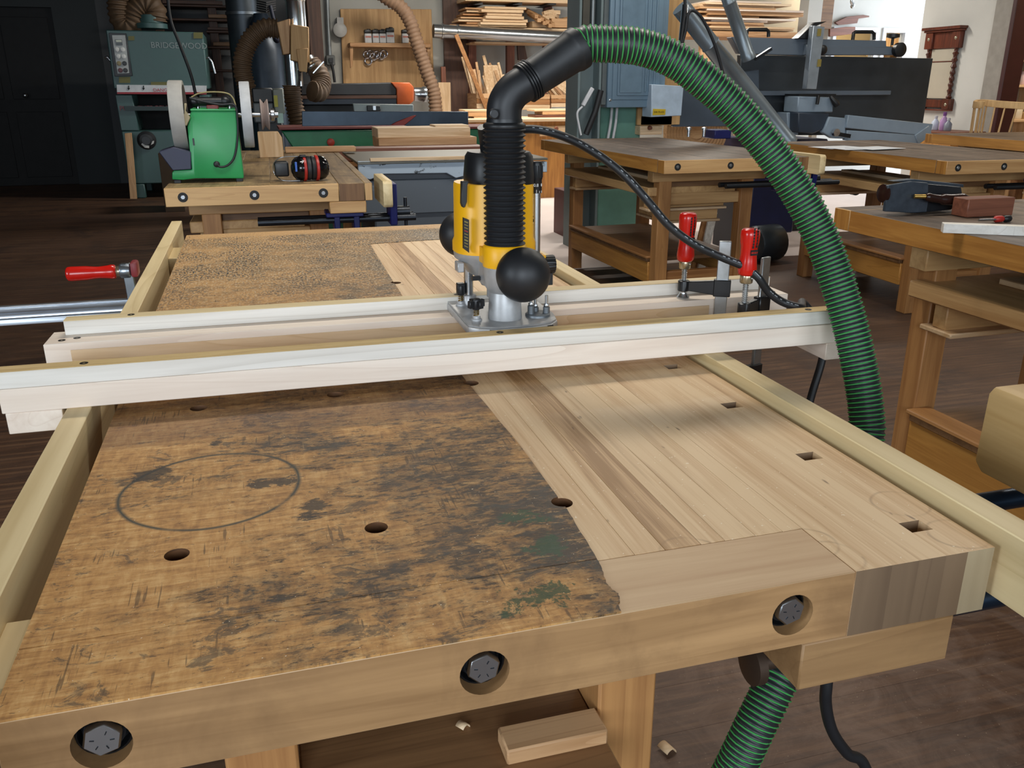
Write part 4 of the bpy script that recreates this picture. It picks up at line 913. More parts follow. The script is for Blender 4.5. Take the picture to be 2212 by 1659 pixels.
MB().prism([on_y(*c8(*q), yp+.03)+Vector((0,0,dz)) for q in ((690, 150), (900, 130), (1390, 180), (1390, 210), (900, 165))], (0, .03, 0)).build('lever_cap', PIR, hp_, .001)
q0, q1 = on_y(*c8(1405, 250), 1.52), on_y(*c8(1735, 490), 1.52)
tag(MB().box(q0.x, q1.x+.03, 1.50, 1.56, .001, .052).build('wood_block', W('mahogany', 'X'), None, .002), 'reddish-brown wood block beside the hand plane', 'wood block')
sd = thing('screwdriver', 'small red and black screwdriver lying in front of the brown block', 'screwdriver', (1.45, 1.40, .01))
q = on_z(*c8(1690, 525), .009)
MB().cyl((q.x-.05, q.y, .009), (q.x+.01, q.y-.004, .009), .003).build('shank', STEEL, sd)
MB().lathe((q.x+.0, q.y, .0095), (1, -.05, 0), [(.004, 0), (.009, .006), (.009, .025), (.006, .03)], 14).build('grip', RED2, sd)
MB().lathe((q.x+.03, q.y-.002, .0095), (1, -.05, 0), [(.006, 0), (.0092, .004), (.0092, .02), (.004, .026)], 14).build('grip_end', BLACK, sd)
q = on_z(*c8(1205, 660), 0); q2 = on_z(*c8(1990, 690), 0)
st = MB(); d = Vector((q2.x-q.x, q2.y-q.y, 0)).normalized(); st.bar(Vector((q.x, q.y+.012, .012)), Vector((q.x, q.y+.012, .012))+d*.42, .028, .0235)
tag(st.build('planed_stick', W('fence', 'X'), None, .0008), 'pale planed stick on the orange-sided bench near the hand plane', 'stick')
# papers on the far bench
pr_ = on_z(1830, 318, .0)
for i, (du, dv, r) in enumerate(((0, 0, .1), (40, 3, -.05), (80, 3, .2))):
    q = on_z(1810+du, 319+dv, 0)
    tag(MB().obox((q.x, q.y, .002+i*.002), (.28, .2, .0012), (0, 0, r)).build('paper_sheet', plain('paper', 'c9ccd0', .7, 0, .03)), ('leftmost', 'middle', 'rightmost')[i]+' loose paper sheet on the bench in front of the grey machine', 'paper', 'papers on the far bench')
# ---------------------------------------------------------------- machines and racks along the back of the shop
def pb(mb, y, dep, u0, v0, u1, v1, m=0):
    """box whose front face fills the given window of the view at distance y"""
    a = on_y(u0, (v0+v1)/2, y); b = on_y(u1, (v0+v1)/2, y); c = on_y((u0+u1)/2, v0, y); d = on_y((u0+u1)/2, v1, y)
    return mb.box(a.x, b.x, y, y+dep, d.z, c.z, m)
def pp(mb, y, dep, pts, m=0): return mb.prism([on_y(u, v, y) for u, v in pts], (0, dep, 0), m)
def corr(path, r, amp, pitch, seg=18):
    """corrugated flexible hose"""
    path = resample(path, pitch/4); rs = [r+(amp if i % 4 in (0, 1) else -amp) for i in range(len(path))]
    return MB().tube(path, rs, seg)
TEAL = plain('sander_teal', '3d5b59', .45, 0, .1, 4); TEALD = plain('sander_dark', '243636', .5)
# wide belt sander
ys = 10.2
sa = thing('belt_sander', 'tall teal wide-belt sander with a white danger strip in the dark corner', 'sander', (on_y(340, 300, ys).x, ys+.5, ZF))
pp(MB(), ys, 1.0, ((228, 64), (438, 70), (451, 192), (246, 192))).build('upper_body', TEAL, sa, .01)
pp(MB(), ys+.02, .9, ((249, 205), (285, 205), (300, 282), (262, 282))).build('side_column', TEAL, sa, .005)
pp(MB(), ys+.02, .9, ((430, 205), (452, 205), (452, 282), (432, 282))).build('side_column', TEAL, sa, .005)
pp(MB(), ys+.5, .4, ((270, 205), (445, 205), (445, 285), (280, 285))).build('throat', plain('throat_black', '0b0d0e', .8), sa)
low = on_y(300, 420, ys)
mbx = MB(); a = on_y(262, 282, ys).x; b = on_y(452, 282, ys).x; zt2 = on_y(350, 282, ys).z; mbx.box(a, b, ys, ys+.95, ZF+.16, zt2); mbx.box(a, a+.16, ys, ys+.2, ZF, ZF+.16).box(b-.16, b, ys, ys+.2, ZF, ZF+.16).box(a, a+.16, ys+.75, ys+.95, ZF, ZF+.16).box(b-.16, b, ys+.75, ys+.95, ZF, ZF+.16)
mbx.build('base_cabinet', TEAL, sa, .01)
pp(MB(), ys-.03, .03, ((252, 183), (446, 185), (446, 203), (253, 203))).build('danger_strip', plain('strip_white', 'cfd3d6', .5), sa)
pp(MB(), ys-.034, .01, ((253, 199), (446, 199), (446, 204), (253, 203))).build('red_stripe', plain('strip_red', '9e2430', .5), sa)
for u in (278, 310, 420): pp(MB(), ys-.036, .01, ((u-1, 185), (u+1, 185), (u+1, 190), (u+3, 190), (u, 195), (u-3, 190), (u-1, 190))).build('arrow', INK, sa)
RDP = plain('danger_red', 'b4323a', .5)
lettering('DANGER', .05, RDP, sa, frame(on_y(352, 195, ys-.036), (1, 0, 0), (0, 0, 1)))
lettering('BRIDGEWOOD', .085, plain('badge_grey', '7d8a88', .4), sa, frame(on_y(387, 99, ys-.004), (1, 0, -.01), (0, 0, 1)))
lettering('PUSH EMERGENCY', .07, plain('badge_red', '7a3038', .5), sa, frame(on_y(320, 234, ys-.006), (1, 0, 0), (0, 0, 1)))
pp(MB(), ys-.01, .05, ((268, 229), (370, 230), (370, 239), (270, 239))).build('stop_bar', TEALD, sa)
pp(MB(), ys-.03, .03, ((235, 71), (272, 72), (286, 164), (248, 165))).build('panel_frame', BLACK, sa, .003)
cpn = pp(MB(), ys-.045, .02, ((242, 76), (270, 76), (279, 158), (254, 159))).build('control_panel', plain('panel_grey', 'a7aaa8', .4), sa)
for u, v, c in ((253, 107, 'd8d8d4'), (265, 107, 'd8d8d4'), (256, 122, 'd8d8d4'), (267, 122, 'd8d8d4'), (257, 137, '8a7a4a'), (269, 137, '1a1a1a'), (260, 152, '5a1a1e'), (271, 152, '1a1414')):
    q = on_y(u, v, ys-.045); MB().lathe(q, (0,-1,0), [(.024, 0), (.022, .012), (.012, .013), (.012, .022)], 18).build('button', plain('btn_'+c, c, .4), cpn)
pp(MB(), ys-.05, .01, ((249, 85), (263, 85), (265, 98), (251, 98))).build('meter', plain('meter', '2a302e', .3), cpn); pp(MB(), ys-.053, .004, ((250, 86), (262, 86), (263, 91), (251, 91))).build('meter_face', plain('meter_face', 'c5cab8', .4), cpn)
for u0, v0, u1, v1 in ((418, 70, 438, 83), (257, 166, 281, 179), (326, 177, 375, 184), (277, 78, 290, 87)): pp(MB(), ys-.012, .012, ((u0, v0), (u1, v0), (u1, v1), (u0, v1))).build('sticker', plain('sticker_olive', '6f6c3c', .6), sa)
q = on_y(317, 303, ys); MB().lathe(q, (0,-1,0), [(.10, 0), (.10, .02), (.07, .03), (.07, .05), (.045, .055), (.045, .07)], 28).build('dial', BLACK, sa)
pp(MB(), ys-.058, .01, ((305, 312), (313, 319), (322, 320), (322, 315), (313, 313), (307, 309))).build('dial_mark', plain('dial_white', 'c9c9c4', .5), sa); pp(MB(), ys-.058, .01, ((326, 313), (332, 310), (333, 304), (329, 305))).build('dial_mark', plain('dial_white', 'c9c9c4', .5), sa)
for u in (234, 452): 
    q = on_y(u, 134, ys+.03); MB().tube([q+Vector((-.03,0,.04)), q+Vector((.0,0,.05)), q+Vector((.03,0,.0)), q+Vector((.05,0,-.12))], .012, 8).build('latch', STEEL, sa)
q = on_y(328, 62, ys+.4); MB().lathe(q, (0,0,1), [(.17, 0), (.17, .05), (.13, .06), (.12, .14)], 24).build('dust_port', TEAL, sa)
BR = plain('brown_hose', '5c4630', .65, 0, .15)
hsp = spline([on_y(336, 46, ys+.4), on_y(334, 20, ys+.4), on_y(315, 9, ys+.4), on_y(295, 22, ys+.4), on_y(285, 48, ys+.4), on_y(272, 55, ys+.4), on_y(258, 30, ys+.4), on_y(254, -60, ys+.4)], 14)
tag(corr(hsp, .115, .008, .05).build('dust_hose', BR), 'brown flexible hose looping over the top of the belt sander', 'hose')
tag(MB().tube(spline([on_y(359, -40, 8.5), on_y(368, 40, 8.5), on_y(388, 95, 8.5), on_y(412, 160, 8.5), on_y(424, 210, 8.5)], 6), .014, 8).build('pull_cord', RUBBER), 'thin black cord hanging in front of the belt sander', 'cord')
tag(pp(MB(), 10.0, .03, ((269, 288), (284, 287), (296, 430), (281, 430))).build('leaning_plank', W('shopwood', 'Z'), None, .003), 'narrow brown plank leaning against the front of the belt sander', 'plank')
q0, q1 = on_y(341, 331, 8.9), on_y(385, 331, 8.9); tag(MB().box(q0.x, q1.x, 8.9, 9.4, ZF, q0.z).build('carton', plain('carton_brown', '4a3826', .8), None, .004), 'dark brown box on the floor behind the grinder', 'box')
# dark rack of planks in the shadow behind the sander
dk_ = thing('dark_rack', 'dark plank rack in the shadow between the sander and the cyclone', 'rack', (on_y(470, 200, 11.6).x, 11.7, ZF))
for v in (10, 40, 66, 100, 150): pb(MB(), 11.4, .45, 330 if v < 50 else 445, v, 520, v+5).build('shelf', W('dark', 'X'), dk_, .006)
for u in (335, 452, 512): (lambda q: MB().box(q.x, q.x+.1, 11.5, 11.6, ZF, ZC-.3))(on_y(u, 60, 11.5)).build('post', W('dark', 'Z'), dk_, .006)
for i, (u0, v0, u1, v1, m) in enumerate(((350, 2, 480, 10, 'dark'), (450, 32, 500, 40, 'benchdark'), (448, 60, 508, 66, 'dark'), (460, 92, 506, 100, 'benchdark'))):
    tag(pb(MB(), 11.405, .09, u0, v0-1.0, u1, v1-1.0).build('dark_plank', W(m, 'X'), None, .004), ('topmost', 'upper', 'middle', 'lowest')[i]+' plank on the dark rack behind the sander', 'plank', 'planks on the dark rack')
# cyclone and drum in the shadow
cy_ = thing('dust_cyclone', 'grey steel dust cyclone with a dark blue drum at the back', 'dust collector', (on_y(545, 150, 11.0).x, 11.0, ZF))
q = on_y(528, 60, 11.0)
MB().lathe((q.x, 11.0, ZF+.3), (0,0,1), [(.16, 0), (.19, .5), (.19, 3.1)], 32).build('cyclone_body', plain('galv_dark', '3b4248', .4, .5), cy_)
MB().lathe((q.x, 11.0, on_y(528, 33, 11).z), (0,0,1), [(.205, 0), (.205, .03)], 32).build('band', plain('galv', '6d747a', .35, .8), cy_)
q = on_y(572, 130, 10.7); MB().lathe((q.x, 10.75, ZF), (0,0,1), [(.24, 0), (.26, .1), (.26, 1.6), (.22, 1.75), (.08, 2.0)], 32).build('drum', plain('drum_blue', '1c2733', .35, .3), cy_)
# blast gate box with metal ducts and brown hoses
yg = 8.4
bg = thing('duct_branch', 'vertical shiny duct with a plywood gate box and two brown hoses', 'duct', (on_y(640, 100, yg).x, yg+.2, on_y(640, 280, yg).z))
GALV = plain('galvanised', 'b3b9bd', .22, .95, .1, 6)
def vduct(u, v0, v1, y, r, nm, par, seg=24):
    a, b = on_y(u, v0, y), on_y(u, v1, y); p = [(r, 0)]; L = (a.z-b.z); n = max(1, int(L/.22))
    for i in range(1, n): h = L*i/n; p += [(r, h-.012), (r+.008, h), (r, h+.012)]
    p.append((r, L)); return MB().lathe((a.x, y, b.z), (0,0,1), p, seg).build(nm, GALV, par)
vduct(631, -60, 60, yg+.2, .085, 'duct_pipe', bg); vduct(646, -60, 60, yg+.35, .035, 'conduit', bg); vduct(630, 110, 186, yg+.2, .085, 'duct_pipe', bg)
pp(MB(), yg, .3, ((628, 52), (667, 58), (669, 135), (648, 134), (628, 130))).build('gate_box', W('ply', 'Z'), bg, .006)
pp(MB(), yg-.02, .02, ((640, 106), (666, 104), (663, 156), (646, 154))).build('gate_flap', W('ply', 'Z'), bg, .004)
pp(MB(), yg+.05, .25, ((598, 48), (627, 40), (626, 116), (612, 118))).build('gate_side', W('shopwood', 'Z'), bg, .006)
pth = spline([on_y(600, 62, yg+.2), on_y(570, 62, yg+.2), on_y(542, 85, yg+.2), on_y(526, 120, yg+.2), on_y(524, 155, yg+.2), on_y(533, 190, yg+.2), on_y(540, 235, yg+.2)], 14)
corr(pth, .085, .006, .035).build('flex_hose', BR, bg)
pth = spline([on_y(630, 184, yg+.2), on_y(633, 215, yg+.2), on_y(642, 255, yg+.2), on_y(650, 295, yg+.2)], 14)
corr(pth, .085, .006, .035).build('flex_hose', BR, bg)
pth = spline([on_y(672, 140, yg+.15), on_y(688, 158, yg+.1), on_y(694, 180, yg+.05), on_y(688, 198, yg-.05), on_y(672, 196, yg-.1)], 14)
corr(pth, .09, .006, .035).build('flex_hose', BR, bg)
MB().lathe(on_y(662, 128, yg+.15), on_y(678, 152, yg+.12)-on_y(662, 128, yg+.15), [(.075, 0), (.075, .06), (.085, .07), (.085, .1), (.075, .11), (.075, .16)], 22).build('elbow_pipe', GALV, bg)
MB().bar(on_y(676, 158, yg+.02), on_y(699, 133, yg+.02), .03, .01).build('gate_lever', STEEL, bg)
# dark mop-like rack and conduit on the wall
tag(MB().tube([on_y(584, 12, 10), on_y(592, 45, 10), on_y(598, 85, 10)], .02, 10).ball(on_y(598, 84, 10), .045, 12, 8).build('hanging_strap', plain('navy', '14182a', .5)), 'dark blue strap hanging above the brown flexible hose', 'strap')
cg = thing('wire_cage', 'small dark wire cage hung high above the brown hose', 'cage', on_y(576, 10, 10.1))
for i in range(5): MB().tube([on_y(555, 2+i*5, 10.1), on_y(575, 6+i*5, 10.0), on_y(595, 2+i*5, 10.1)], .008, 6).build('wire', RUBBER, cg)
cs_ = thing('wall_socket', 'grey conduit running down to a socket box on the back wall', 'socket', on_y(712, 130, 11.95))
a, b = on_y(705, -30, 11.93), on_y(712, 120, 11.93); MB().cyl(a, b, .028, None, 12).build('conduit', plain('conduit_grey', '8a8f90', .4, .6), cs_)
pb(MB(), 11.88, .11, 705, 119, 724, 141).build('box', plain('socket_grey', '5a5c5a', .5), cs_, .01); MB().tube(spline([on_y(716, 138, 11.85), on_y(720, 155, 11.85), on_y(723, 178, 11.85)], 4), .018, 8).build('lead', RUBBER, cs_)
pb(MB(), 11.85, .02, 711, 125, 720, 135).build('socket_face', BLACK, cs_)
tag(MB().lathe(on_y(734, 65, 11.9), (0, -1, 0), [(.02, 0), (.09, .01), (.09, .04), (.06, .06)], 24).box(on_y(727, 40, 11.9).x, on_y(741, 40, 11.9).x, 11.85, 11.98, on_y(730, 52, 11.9).z, on_y(730, 38, 11.9).z).build('wall_bell', plain('bell_white', 'a9a8a4', .5)), 'round white bell with a small brown box on the back wall', 'bell')
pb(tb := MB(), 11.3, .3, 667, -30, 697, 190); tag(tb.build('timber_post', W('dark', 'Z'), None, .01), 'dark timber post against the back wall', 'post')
# plywood board with a shelf of cans
bd = thing('tool_board', 'plywood panel with a shelf on the back wall', 'panel', on_y(835, 180, 11.95))
pp(MB(), 11.94, .05, ((735, 19), (932, 20), (938, 190), (742, 190))).build('panel', W('ply', 'Z'), bd, .004)
pb(MB(), 11.66, .28, 756, 93, 931, 102).build('shelf', W('shopwood', 'X'), bd, .004)
for u in (759, 926): pp(MB(), 11.7, .04, ((u-4, 100), (u+4, 100), (u+3, 142), (u-2, 148))).build('bracket', W('shopwood', 'Z'), bd, .004)
for i, (u0, v0, u1, c) in enumerate(((788, 62, 804, 'can'), (805, 62, 820, 'can'), (820, 62, 835, 'can'), (835, 58, 853, 'carton'), (869, 62, 884, 'can'))):
    a, b = on_y(u0, 80, 11.7), on_y(u1, 80, 11.7); z0, z1 = on_y((u0+u1)/2, 93, 11.66).z+.003, on_y((u0+u1)/2, v0, 11.7).z; r = (b.x-a.x)/2-.002
    o = thing('solvent_can', ('leftmost', 'second', 'third', 'boxier fourth', 'separate rightmost')[i]+' black-topped white can on the plywood shelf', 'can', ((a.x+b.x)/2, 11.77, z0), 0, 'cans on the plywood shelf')
    h = z1-z0
    MB().box(-r, r, -.05, .05, 0, h*.68).build('can_body', plain('can_white', 'b9b9b8', .4), o, .01, 2, True); MB().box(-r, r, -.05, .05, h*.68, h*.95).build('can_top', plain('can_black', '22211f', .4), o, .01, 2, True)
    MB().box(-r*.8, r*.8, -.053, -.05, h*.38, h*.5).build('can_band', plain('can_pink', 'b06a5a', .5), o, 0, 1, True); MB().cyl((r*.3, 0, h*.95), (r*.3, 0, h), .025, None, 12).build('can_cap', BLACK, o, 0, 1, True)
for i, (u, v) in enumerate(((792, 118), (800, 116), (806, 122), (814, 118), (823, 120), (795, 132), (829, 116))):
    q = on_y(u, v, 11.9); tag(MB().tube([q+Vector((.045*math.cos(a*.52), 0, .045*math.sin(a*.52))) for a in range(12)], .012, 6, 0, True, True).build('hose_clip', STEEL), 'small metal ring hung on the plywood panel', 'ring', 'metal rings on the plywood panel')
# brown hose coming down in front of the plywood board
pth = spline([on_y(800, -30, 11.2), on_y(840, -2, 11.2), on_y(865, 15, 11.2), on_y(885, 45, 11.2), on_y(900, 90, 11.2), on_y(920, 150, 11.2), on_y(937, 200, 11.2), on_y(942, 250, 11.2)], 12)
tag(corr(pth, .085, .006, .05).build('dust_hose', plain('tan_hose', '8a6d55', .65, 0, .12)), 'tan flexible hose slanting across the plywood panel', 'hose')
# thickness sander with black belt and orange end
y1 = 9.4
dsd = thing('drum_machine', 'long black-topped machine with an orange end cover', 'machine', (on_y(770, 220, y1).x, y1+.3, ZF))
pp(MB(), y1, .5, ((650, 182), (845, 178), (857, 192), (857, 206), (650, 206))).build('hood', plain('hood_black', '26272a', .5), dsd, .01); pb(MB(), y1-.02, .5, 650, 206, 857, 213).build('trim', W('dark', 'X'), dsd)
pb(MB(), y1, .5, 650, 213, 857, 226).build('table', DARKSTEEL, dsd, .005); MB().box(on_y(655, 230, y1).x, on_y(850, 230, y1).x, y1+.1, y1+.5, ZF, on_y(750, 226, y1).z).build('stand', plain('machine_dark', '1f2326', .6), dsd, .01)
pp(MB(), y1-.03, .5, ((845, 178), (885, 178), (894, 188), (894, 218), (885, 226), (858, 226), (857, 192))).build('end_cover', plain('orange_cover', 'b5531f', .45), dsd, .012, 2)
MB().lathe(on_y(894, 204, y1+.2), (1,0,0), [(.075, 0), (.075, .09), (.085, .10), (.085, .14)], 20).build('port', GALV, dsd)
fn = thing('rip_fence', 'light grey fence with a black clamp standing behind the dark jointer fence', 'fence', on_y(830, 245, 8.0))
pp(MB(), 8.0, .05, ((763, 224), (893, 226), (893, 246), (766, 246))).build('fence_body', plain('fence_grey', '9aa3a3', .5), fn, .004); pb(MB(), 7.95, .05, 793, 228, 822, 240).build('clamp_box', BLACK, fn, .004); pb(MB(), 7.9, .05, 806, 229, 812, 238).build('clamp_lever', STEEL, fn)
q0, q1 = on_y(700, 250, 7.9), on_y(1000, 250, 7.9); MB().box(q0.x, q1.x, 7.85, 8.6, on_y(830, 247, 8.0).z-.06, on_y(830, 246, 8.0).z).build('saw_table', DARKSTEEL, fn, .004); MB().box(q0.x+.15, q1.x-.2, 7.95, 8.5, ZF, on_y(830, 247, 8.0).z-.06).build('saw_cabinet', plain('machine_dark', '1f2326', .6), fn, .01)
# green jointer
yj = 6.9
jt = thing('jointer', 'green jointer with a long dark steel fence', 'jointer', (on_y(830, 300, yj).x, yj+.2, ZF))
pp(MB(), yj, .03, ((652, 240), (1011, 241), (1012, 271), (653, 275))).build('fence', plain('fence_steel', '3c4650', .33, .85, .2, 5), jt, .003)
pp(MB(), yj-.05, .04, ((845, 270), (858, 263), (892, 250), (900, 249), (890, 258), (872, 272))).build('guard', plain('guard_red', '8a2f28', .5), jt, .003)
pb(MB(), yj-.25, .5, 602, 274, 880, 279).build('table_edge', plain('red_edge', '6a2a22', .5), jt, .003); pb(MB(), yj-.22, .5, 880, 274, 1070, 279).build('table_edge', plain('red_edge', '6a2a22', .5), jt, .003)
pp(MB(), yj-.2, .45, ((608, 283), (1060, 278), (1060, 330), (1000, 318), (640, 330))).build('bed', plain('jointer_green', '1f6a44', .45, 0, .15), jt, .008)
MB().box(on_y(650, 330, yj).x, on_y(1040, 330, yj).x, yj-.1, yj+.2, ZF, on_y(830, 322, yj-.1).z).build('stand', plain('jointer_stand', '1c4a34', .5), jt, .01)
MB().lathe(on_y(714, 307, yj-.22), (0,-1,0), [(.02, 0), (.03, .01), (.03, .03), (.015, .04)], 14).build('knob', plain('knob_red', '9a3020', .5), jt)
# grey box machine behind the honing wheel
gm_ = thing('motor_unit', 'dark grey machine head with a yellow sticker behind the honing wheel', 'machine', (on_y(570, 260, 7.6).x, 7.8, ZF))
pb(MB(), 7.6, .4, 545, 190, 590, 222).build('head', plain('head_dark', '1d2022', .5), gm_, .01); pp(MB(), 7.55, .4, ((588, 192), (612, 190), (616, 246), (594, 248))).build('cover', plain('cover_grey', '6c7068', .5), gm_, .01)
pb(MB(), 7.54, .02, 592, 206, 600, 231).build('sticker', plain('yellow_sticker', 'a09a3a', .6), gm_); pb(MB(), 7.6, .4, 548, 222, 592, 265).build('body', plain('body_grey', '55595a', .5), gm_, .01)
MB().box(on_y(555, 262, 7.7).x, on_y(610, 262, 7.7).x, 7.7, 8.0, ZF, on_y(580, 262, 7.7).z).build('column', plain('head_dark', '1d2022', .5), gm_, .01); pb(MB(), 7.5, .05, 599, 245, 612, 266).build('tag_plate', plain('tag_pale', '9db8ae', .5), gm_)
# timber pile and white-topped saw beside the grinder bench
yk = 5.4
for i, (u0, v0, u1, v1, yy, dep, m, lb) in enumerate(((722, 319, 1050, 346, 5.1, .24, 'mahogany', 'long reddish-brown plank at the bottom of the pile behind the router'), (818, 297, 1030, 318, 5.35, .3, 'shopwood', 'thick brown beam in the pile behind the router'), (816, 276, 1016, 298, 5.42, .3, 'palewood', 'thick pale beam lying on top of the pile behind the router'), (940, 270, 1013, 276, 5.5, .2, 'palewood', 'thin pale offcut lying on the thick pale beam'))):
    tag(pb(MB(), yy, dep, u0, v0, u1, v1).build('timber', W(m, 'X'), None, .004), lb, 'plank', 'timber pile behind the router')
q0, q1 = on_y(735, 345, 5.1), on_y(1040, 345, 5.1); zq = on_y(880, 346, 5.1).z-.002
of = thing('outfeed_table', 'low brown table under the timber pile behind the router', 'table', ((q0.x+q1.x)/2, 5.4, ZF))
MB().box(q0.x, q1.x, 5.08, 5.8, zq-.03, zq).build('top', W('leg', 'X'), of, .003)
for x in (q0.x+.05, q1.x-.1):
    for y in (5.12, 5.7): MB().box(x, x+.06, y, y+.06, ZF, zq-.03).build('leg', W('leg', 'Z'), of, .003)
sw = thing('table_saw', 'grey cabinet machine with a chipped white table edge behind the router', 'table saw', (.45, 4.3, ZF))
t = NT('chipped_white'); c = t.coord(); n = t.noise(c, 14, 6, .7, .6); CHIP = t.done(t.mix(t.ramp(n, [(.58, 0), (.62, 1)]), 'a9b8c6', '2a2d30'), .5)
zt = on_y(870, 348, 4.0).z
xs0, xs1 = on_y(772, 360, 4.0).x, on_y(1182, 360, 4.0).x
MB().box(xs0, xs1, 3.99, 4.75, zt-.012, zt).build('table_top', plain('saw_top', '6d6a60', .4, .5), sw, .002)
pp(MB(), 4.0, .03, ((773, 349), (1182, 349), (1182, 372), (1090, 372), (1075, 381), (1060, 372), (1000, 381), (985, 385), (965, 374), (830, 376), (800, 388), (775, 384))).build('front_apron', CHIP, sw, .003)
MB().box(xs0+.08, xs1-.1, 4.05, 4.65, ZF, zt-.02).build('cabinet', [plain('cab_grey', '525860', .5, 0, .1, 3)], sw, .01)
t = NT('cab_panel'); c = t.coord(); n = t.noise(t.mapping(c, (3, 3, 6)), 1.6, 4, .6); CP = t.done(t.mix(t.math('MULTIPLY', t.ramp(n, [(.60, 0), (.72, 1)]), .55), '59616a', 'b9c0c6'), .5)
pb(MB(), 4.03, .03, 768, 388, 1000, 462).build('front_panel', CP, sw, .004); pb(MB(), 4.1, .1, 880, 462, 945, 485).build('motor_slot', BLACK, sw)
tag(pb(MB(), 3.97, .03, 800, 340, 1010, 347).build('straight_edge', W('palewood', 'X'), None, .002), 'long thin pale stick lying on the white-edged machine', 'stick')
# ---------------------------------------------------------------- lumber rack on the back wall
yr = 11.3
rk = thing('lumber_rack', 'wall rack of brown posts and long shelves holding lumber', 'rack', (on_y(1110, 150, yr).x, yr+.3, ZF))
pb(MB(), yr+.55, .05, 960, -10, 1012, 262).build('back_panel', W('dark', 'Z'), rk)
for u in (1012, 1095, 1175): pb(MB(), yr+.5, .08, u, -60, u+17, 250).build('post', W('mahogany', 'Z'), rk, .005)
for u in (1118,): pp(MB(), yr+.52, .05, ((u, 96), (u+15, 96), (u+22, 130), (u+2, 130))).build('brace', W('dark', 'Z'), rk)
for v0, v1, ua, ub in ((-3, 5, 1005, 1255), (60, 66, 972, 1255), (91, 95, 1025, 1215)): pb(MB(), yr, .5, ua, v0, ub, v1).build('shelf', W('palewood', 'X'), rk, .004)
for u in (1040, 1125, 1198):
    for v in (6, 67): pp(MB(), yr+.02, .5, ((u-18, v+4), (u+3, v-1), (u+3, v+5))).build('bracket', BLACK, rk)
rg = random.Random(11)
LB = ('top', 'second', 'third', 'fourth', 'fifth', 'sixth')
rows = [(1047, 1137, 16, 22), (1040, 1131, 22, 29), (1052, 1128, 29, 36), (1049, 1132, 36, 43), (1043, 1140, 43, 50), (1038, 1137, 50, 56), (1036, 1138, 56, 60)]
for i, (u0, u1, v0, v1) in enumerate(rows):
    tag(pb(MB(), yr-.1-.03*(i % 2), .45, u0, v0-1.4, u1, v1-2.0).build('lumber_board', W('palewood', 'X'), None, .003), ('top', 'second', 'third', 'fourth', 'fifth', 'sixth', 'bottom')[i]+' pale board of the large stack on the middle rack shelf', 'board', 'large stack on the rack')
rows = [(1005, 1046, 18, 23), (1008, 1050, 24, 29), (1000, 1048, 31, 36), (995, 1048, 38, 43), (990, 1044, 44, 49), (1008, 1036, 48, 55), (972, 1034, 55, 60)]
for i, (u0, u1, v0, v1) in enumerate(rows):
    tag(pb(MB(), yr+.02*(i % 3), .4, u0, v0-1.6, u1, v1-2.4).build('lumber_board', W(('shopwood', 'palewood', 'leg')[i % 3], 'X'), None, .003), ('top', 'second', 'third', 'fourth', 'fifth', 'sixth', 'bottom')[i]+' short board left of the large stack on the rack', 'board', 'short boards on the rack')
for i in range(7):
    u, v = 1137+i*6, 22+i*3+(i % 2)*5; a, b = on_y(u, v, yr+.3), on_y(u+22, v+14, yr-.1)
    tag(MB().bar(a, b, .05, .045).build('lumber_stick', W('shopwood', 'Y')), ('first', 'second', 'third', 'fourth', 'fifth', 'sixth', 'last')[i]+' square stick from the stack, pointing out of the rack', 'stick', 'sticks on the rack')
for i in range(9):
    u, v = 1178+rg.uniform(0, 36), 26+rg.uniform(0, 14); q = on_y(u, v, yr+.2)
    tag(MB().obox(q, (.14, .1, .05), (rg.uniform(-.3, .3), rg.uniform(-.4, .4), rg.uniform(0, 2))).build('offcut', W('palewood', 'X'), None, .002), 'small pale offcut heaped at the right of the rack shelf', 'offcut', 'offcuts on the rack')
for u0, u1, v0, v1, m in ((1192, 1255, 40, 60, 'shopwood'), (1150, 1192, 46, 60, 'palewood'), (1225, 1240, 36, 41, 'palewood')):
    tag(pb(MB(), yr+.1, .3, u0, v0, u1, v1).build('lumber_board', W(m, 'X'), None, .004), 'wide board standing on edge at the right of the rack shelf', 'board', 'wide boards on the rack')
# horizontal metal duct under the shelf
dc = thing('metal_duct', 'horizontal shiny duct with an open dark end under the rack shelf', 'duct', on_y(1080, 75, yr-.15))
a, b = on_y(936, 67, yr-.15), on_y(1300, 86, yr-.15); d_ = (b-a); L_ = d_.length
MB().lathe(a, d_, [(.062, .01), (.085, .0), (.085, .10), (.095, .105), (.095, .125), (.085, .13), (.080, .30), (.092, .305), (.092, .33), (.082, .335), (.082, L_)], 26).build('pipe', GALV, dc); MB().lathe(a, d_, [(.078, -.002), (.078, .02)], 24).build('pipe_mouth', BLACK, dc)
# bins of leaning offcuts
for u0, u1, v0, v1, lb in ((1030, 1098, 202, 235, 'wooden bin of leaning offcuts at the foot of the rack'), (1101, 1188, 204, 238, 'middle wooden bin of offcuts behind the black elbow'), (1191, 1246, 205, 232, 'right wooden bin of offcuts beside the steel column')):
    b = thing('offcut_bin', lb, 'bin', on_y((u0+u1)/2, v1, yr-.4))
    h = (v1-v0)/3
    for k in range(3): pb(MB(), yr-.45, .03, u0, v0+h*k, u1, v0+h*(k+1)-.8).build('slat', W(('shopwood', 'leg', 'palewood')[k], 'X'), b, .003)
    p0, p1 = on_y(u0, v0, yr-.45), on_y(u1, v1, yr-.45)
    for xx in (p0.x, p1.x-.02): MB().box(xx, xx+.02, yr-.42, yr+.06, p1.z, p0.z).build('side', W('shopwood', 'Y'), b, .003)
    MB().box(p0.x, p1.x, yr+.06, yr+.08, p1.z, p0.z).build('back', W('shopwood', 'X'), b, .003)
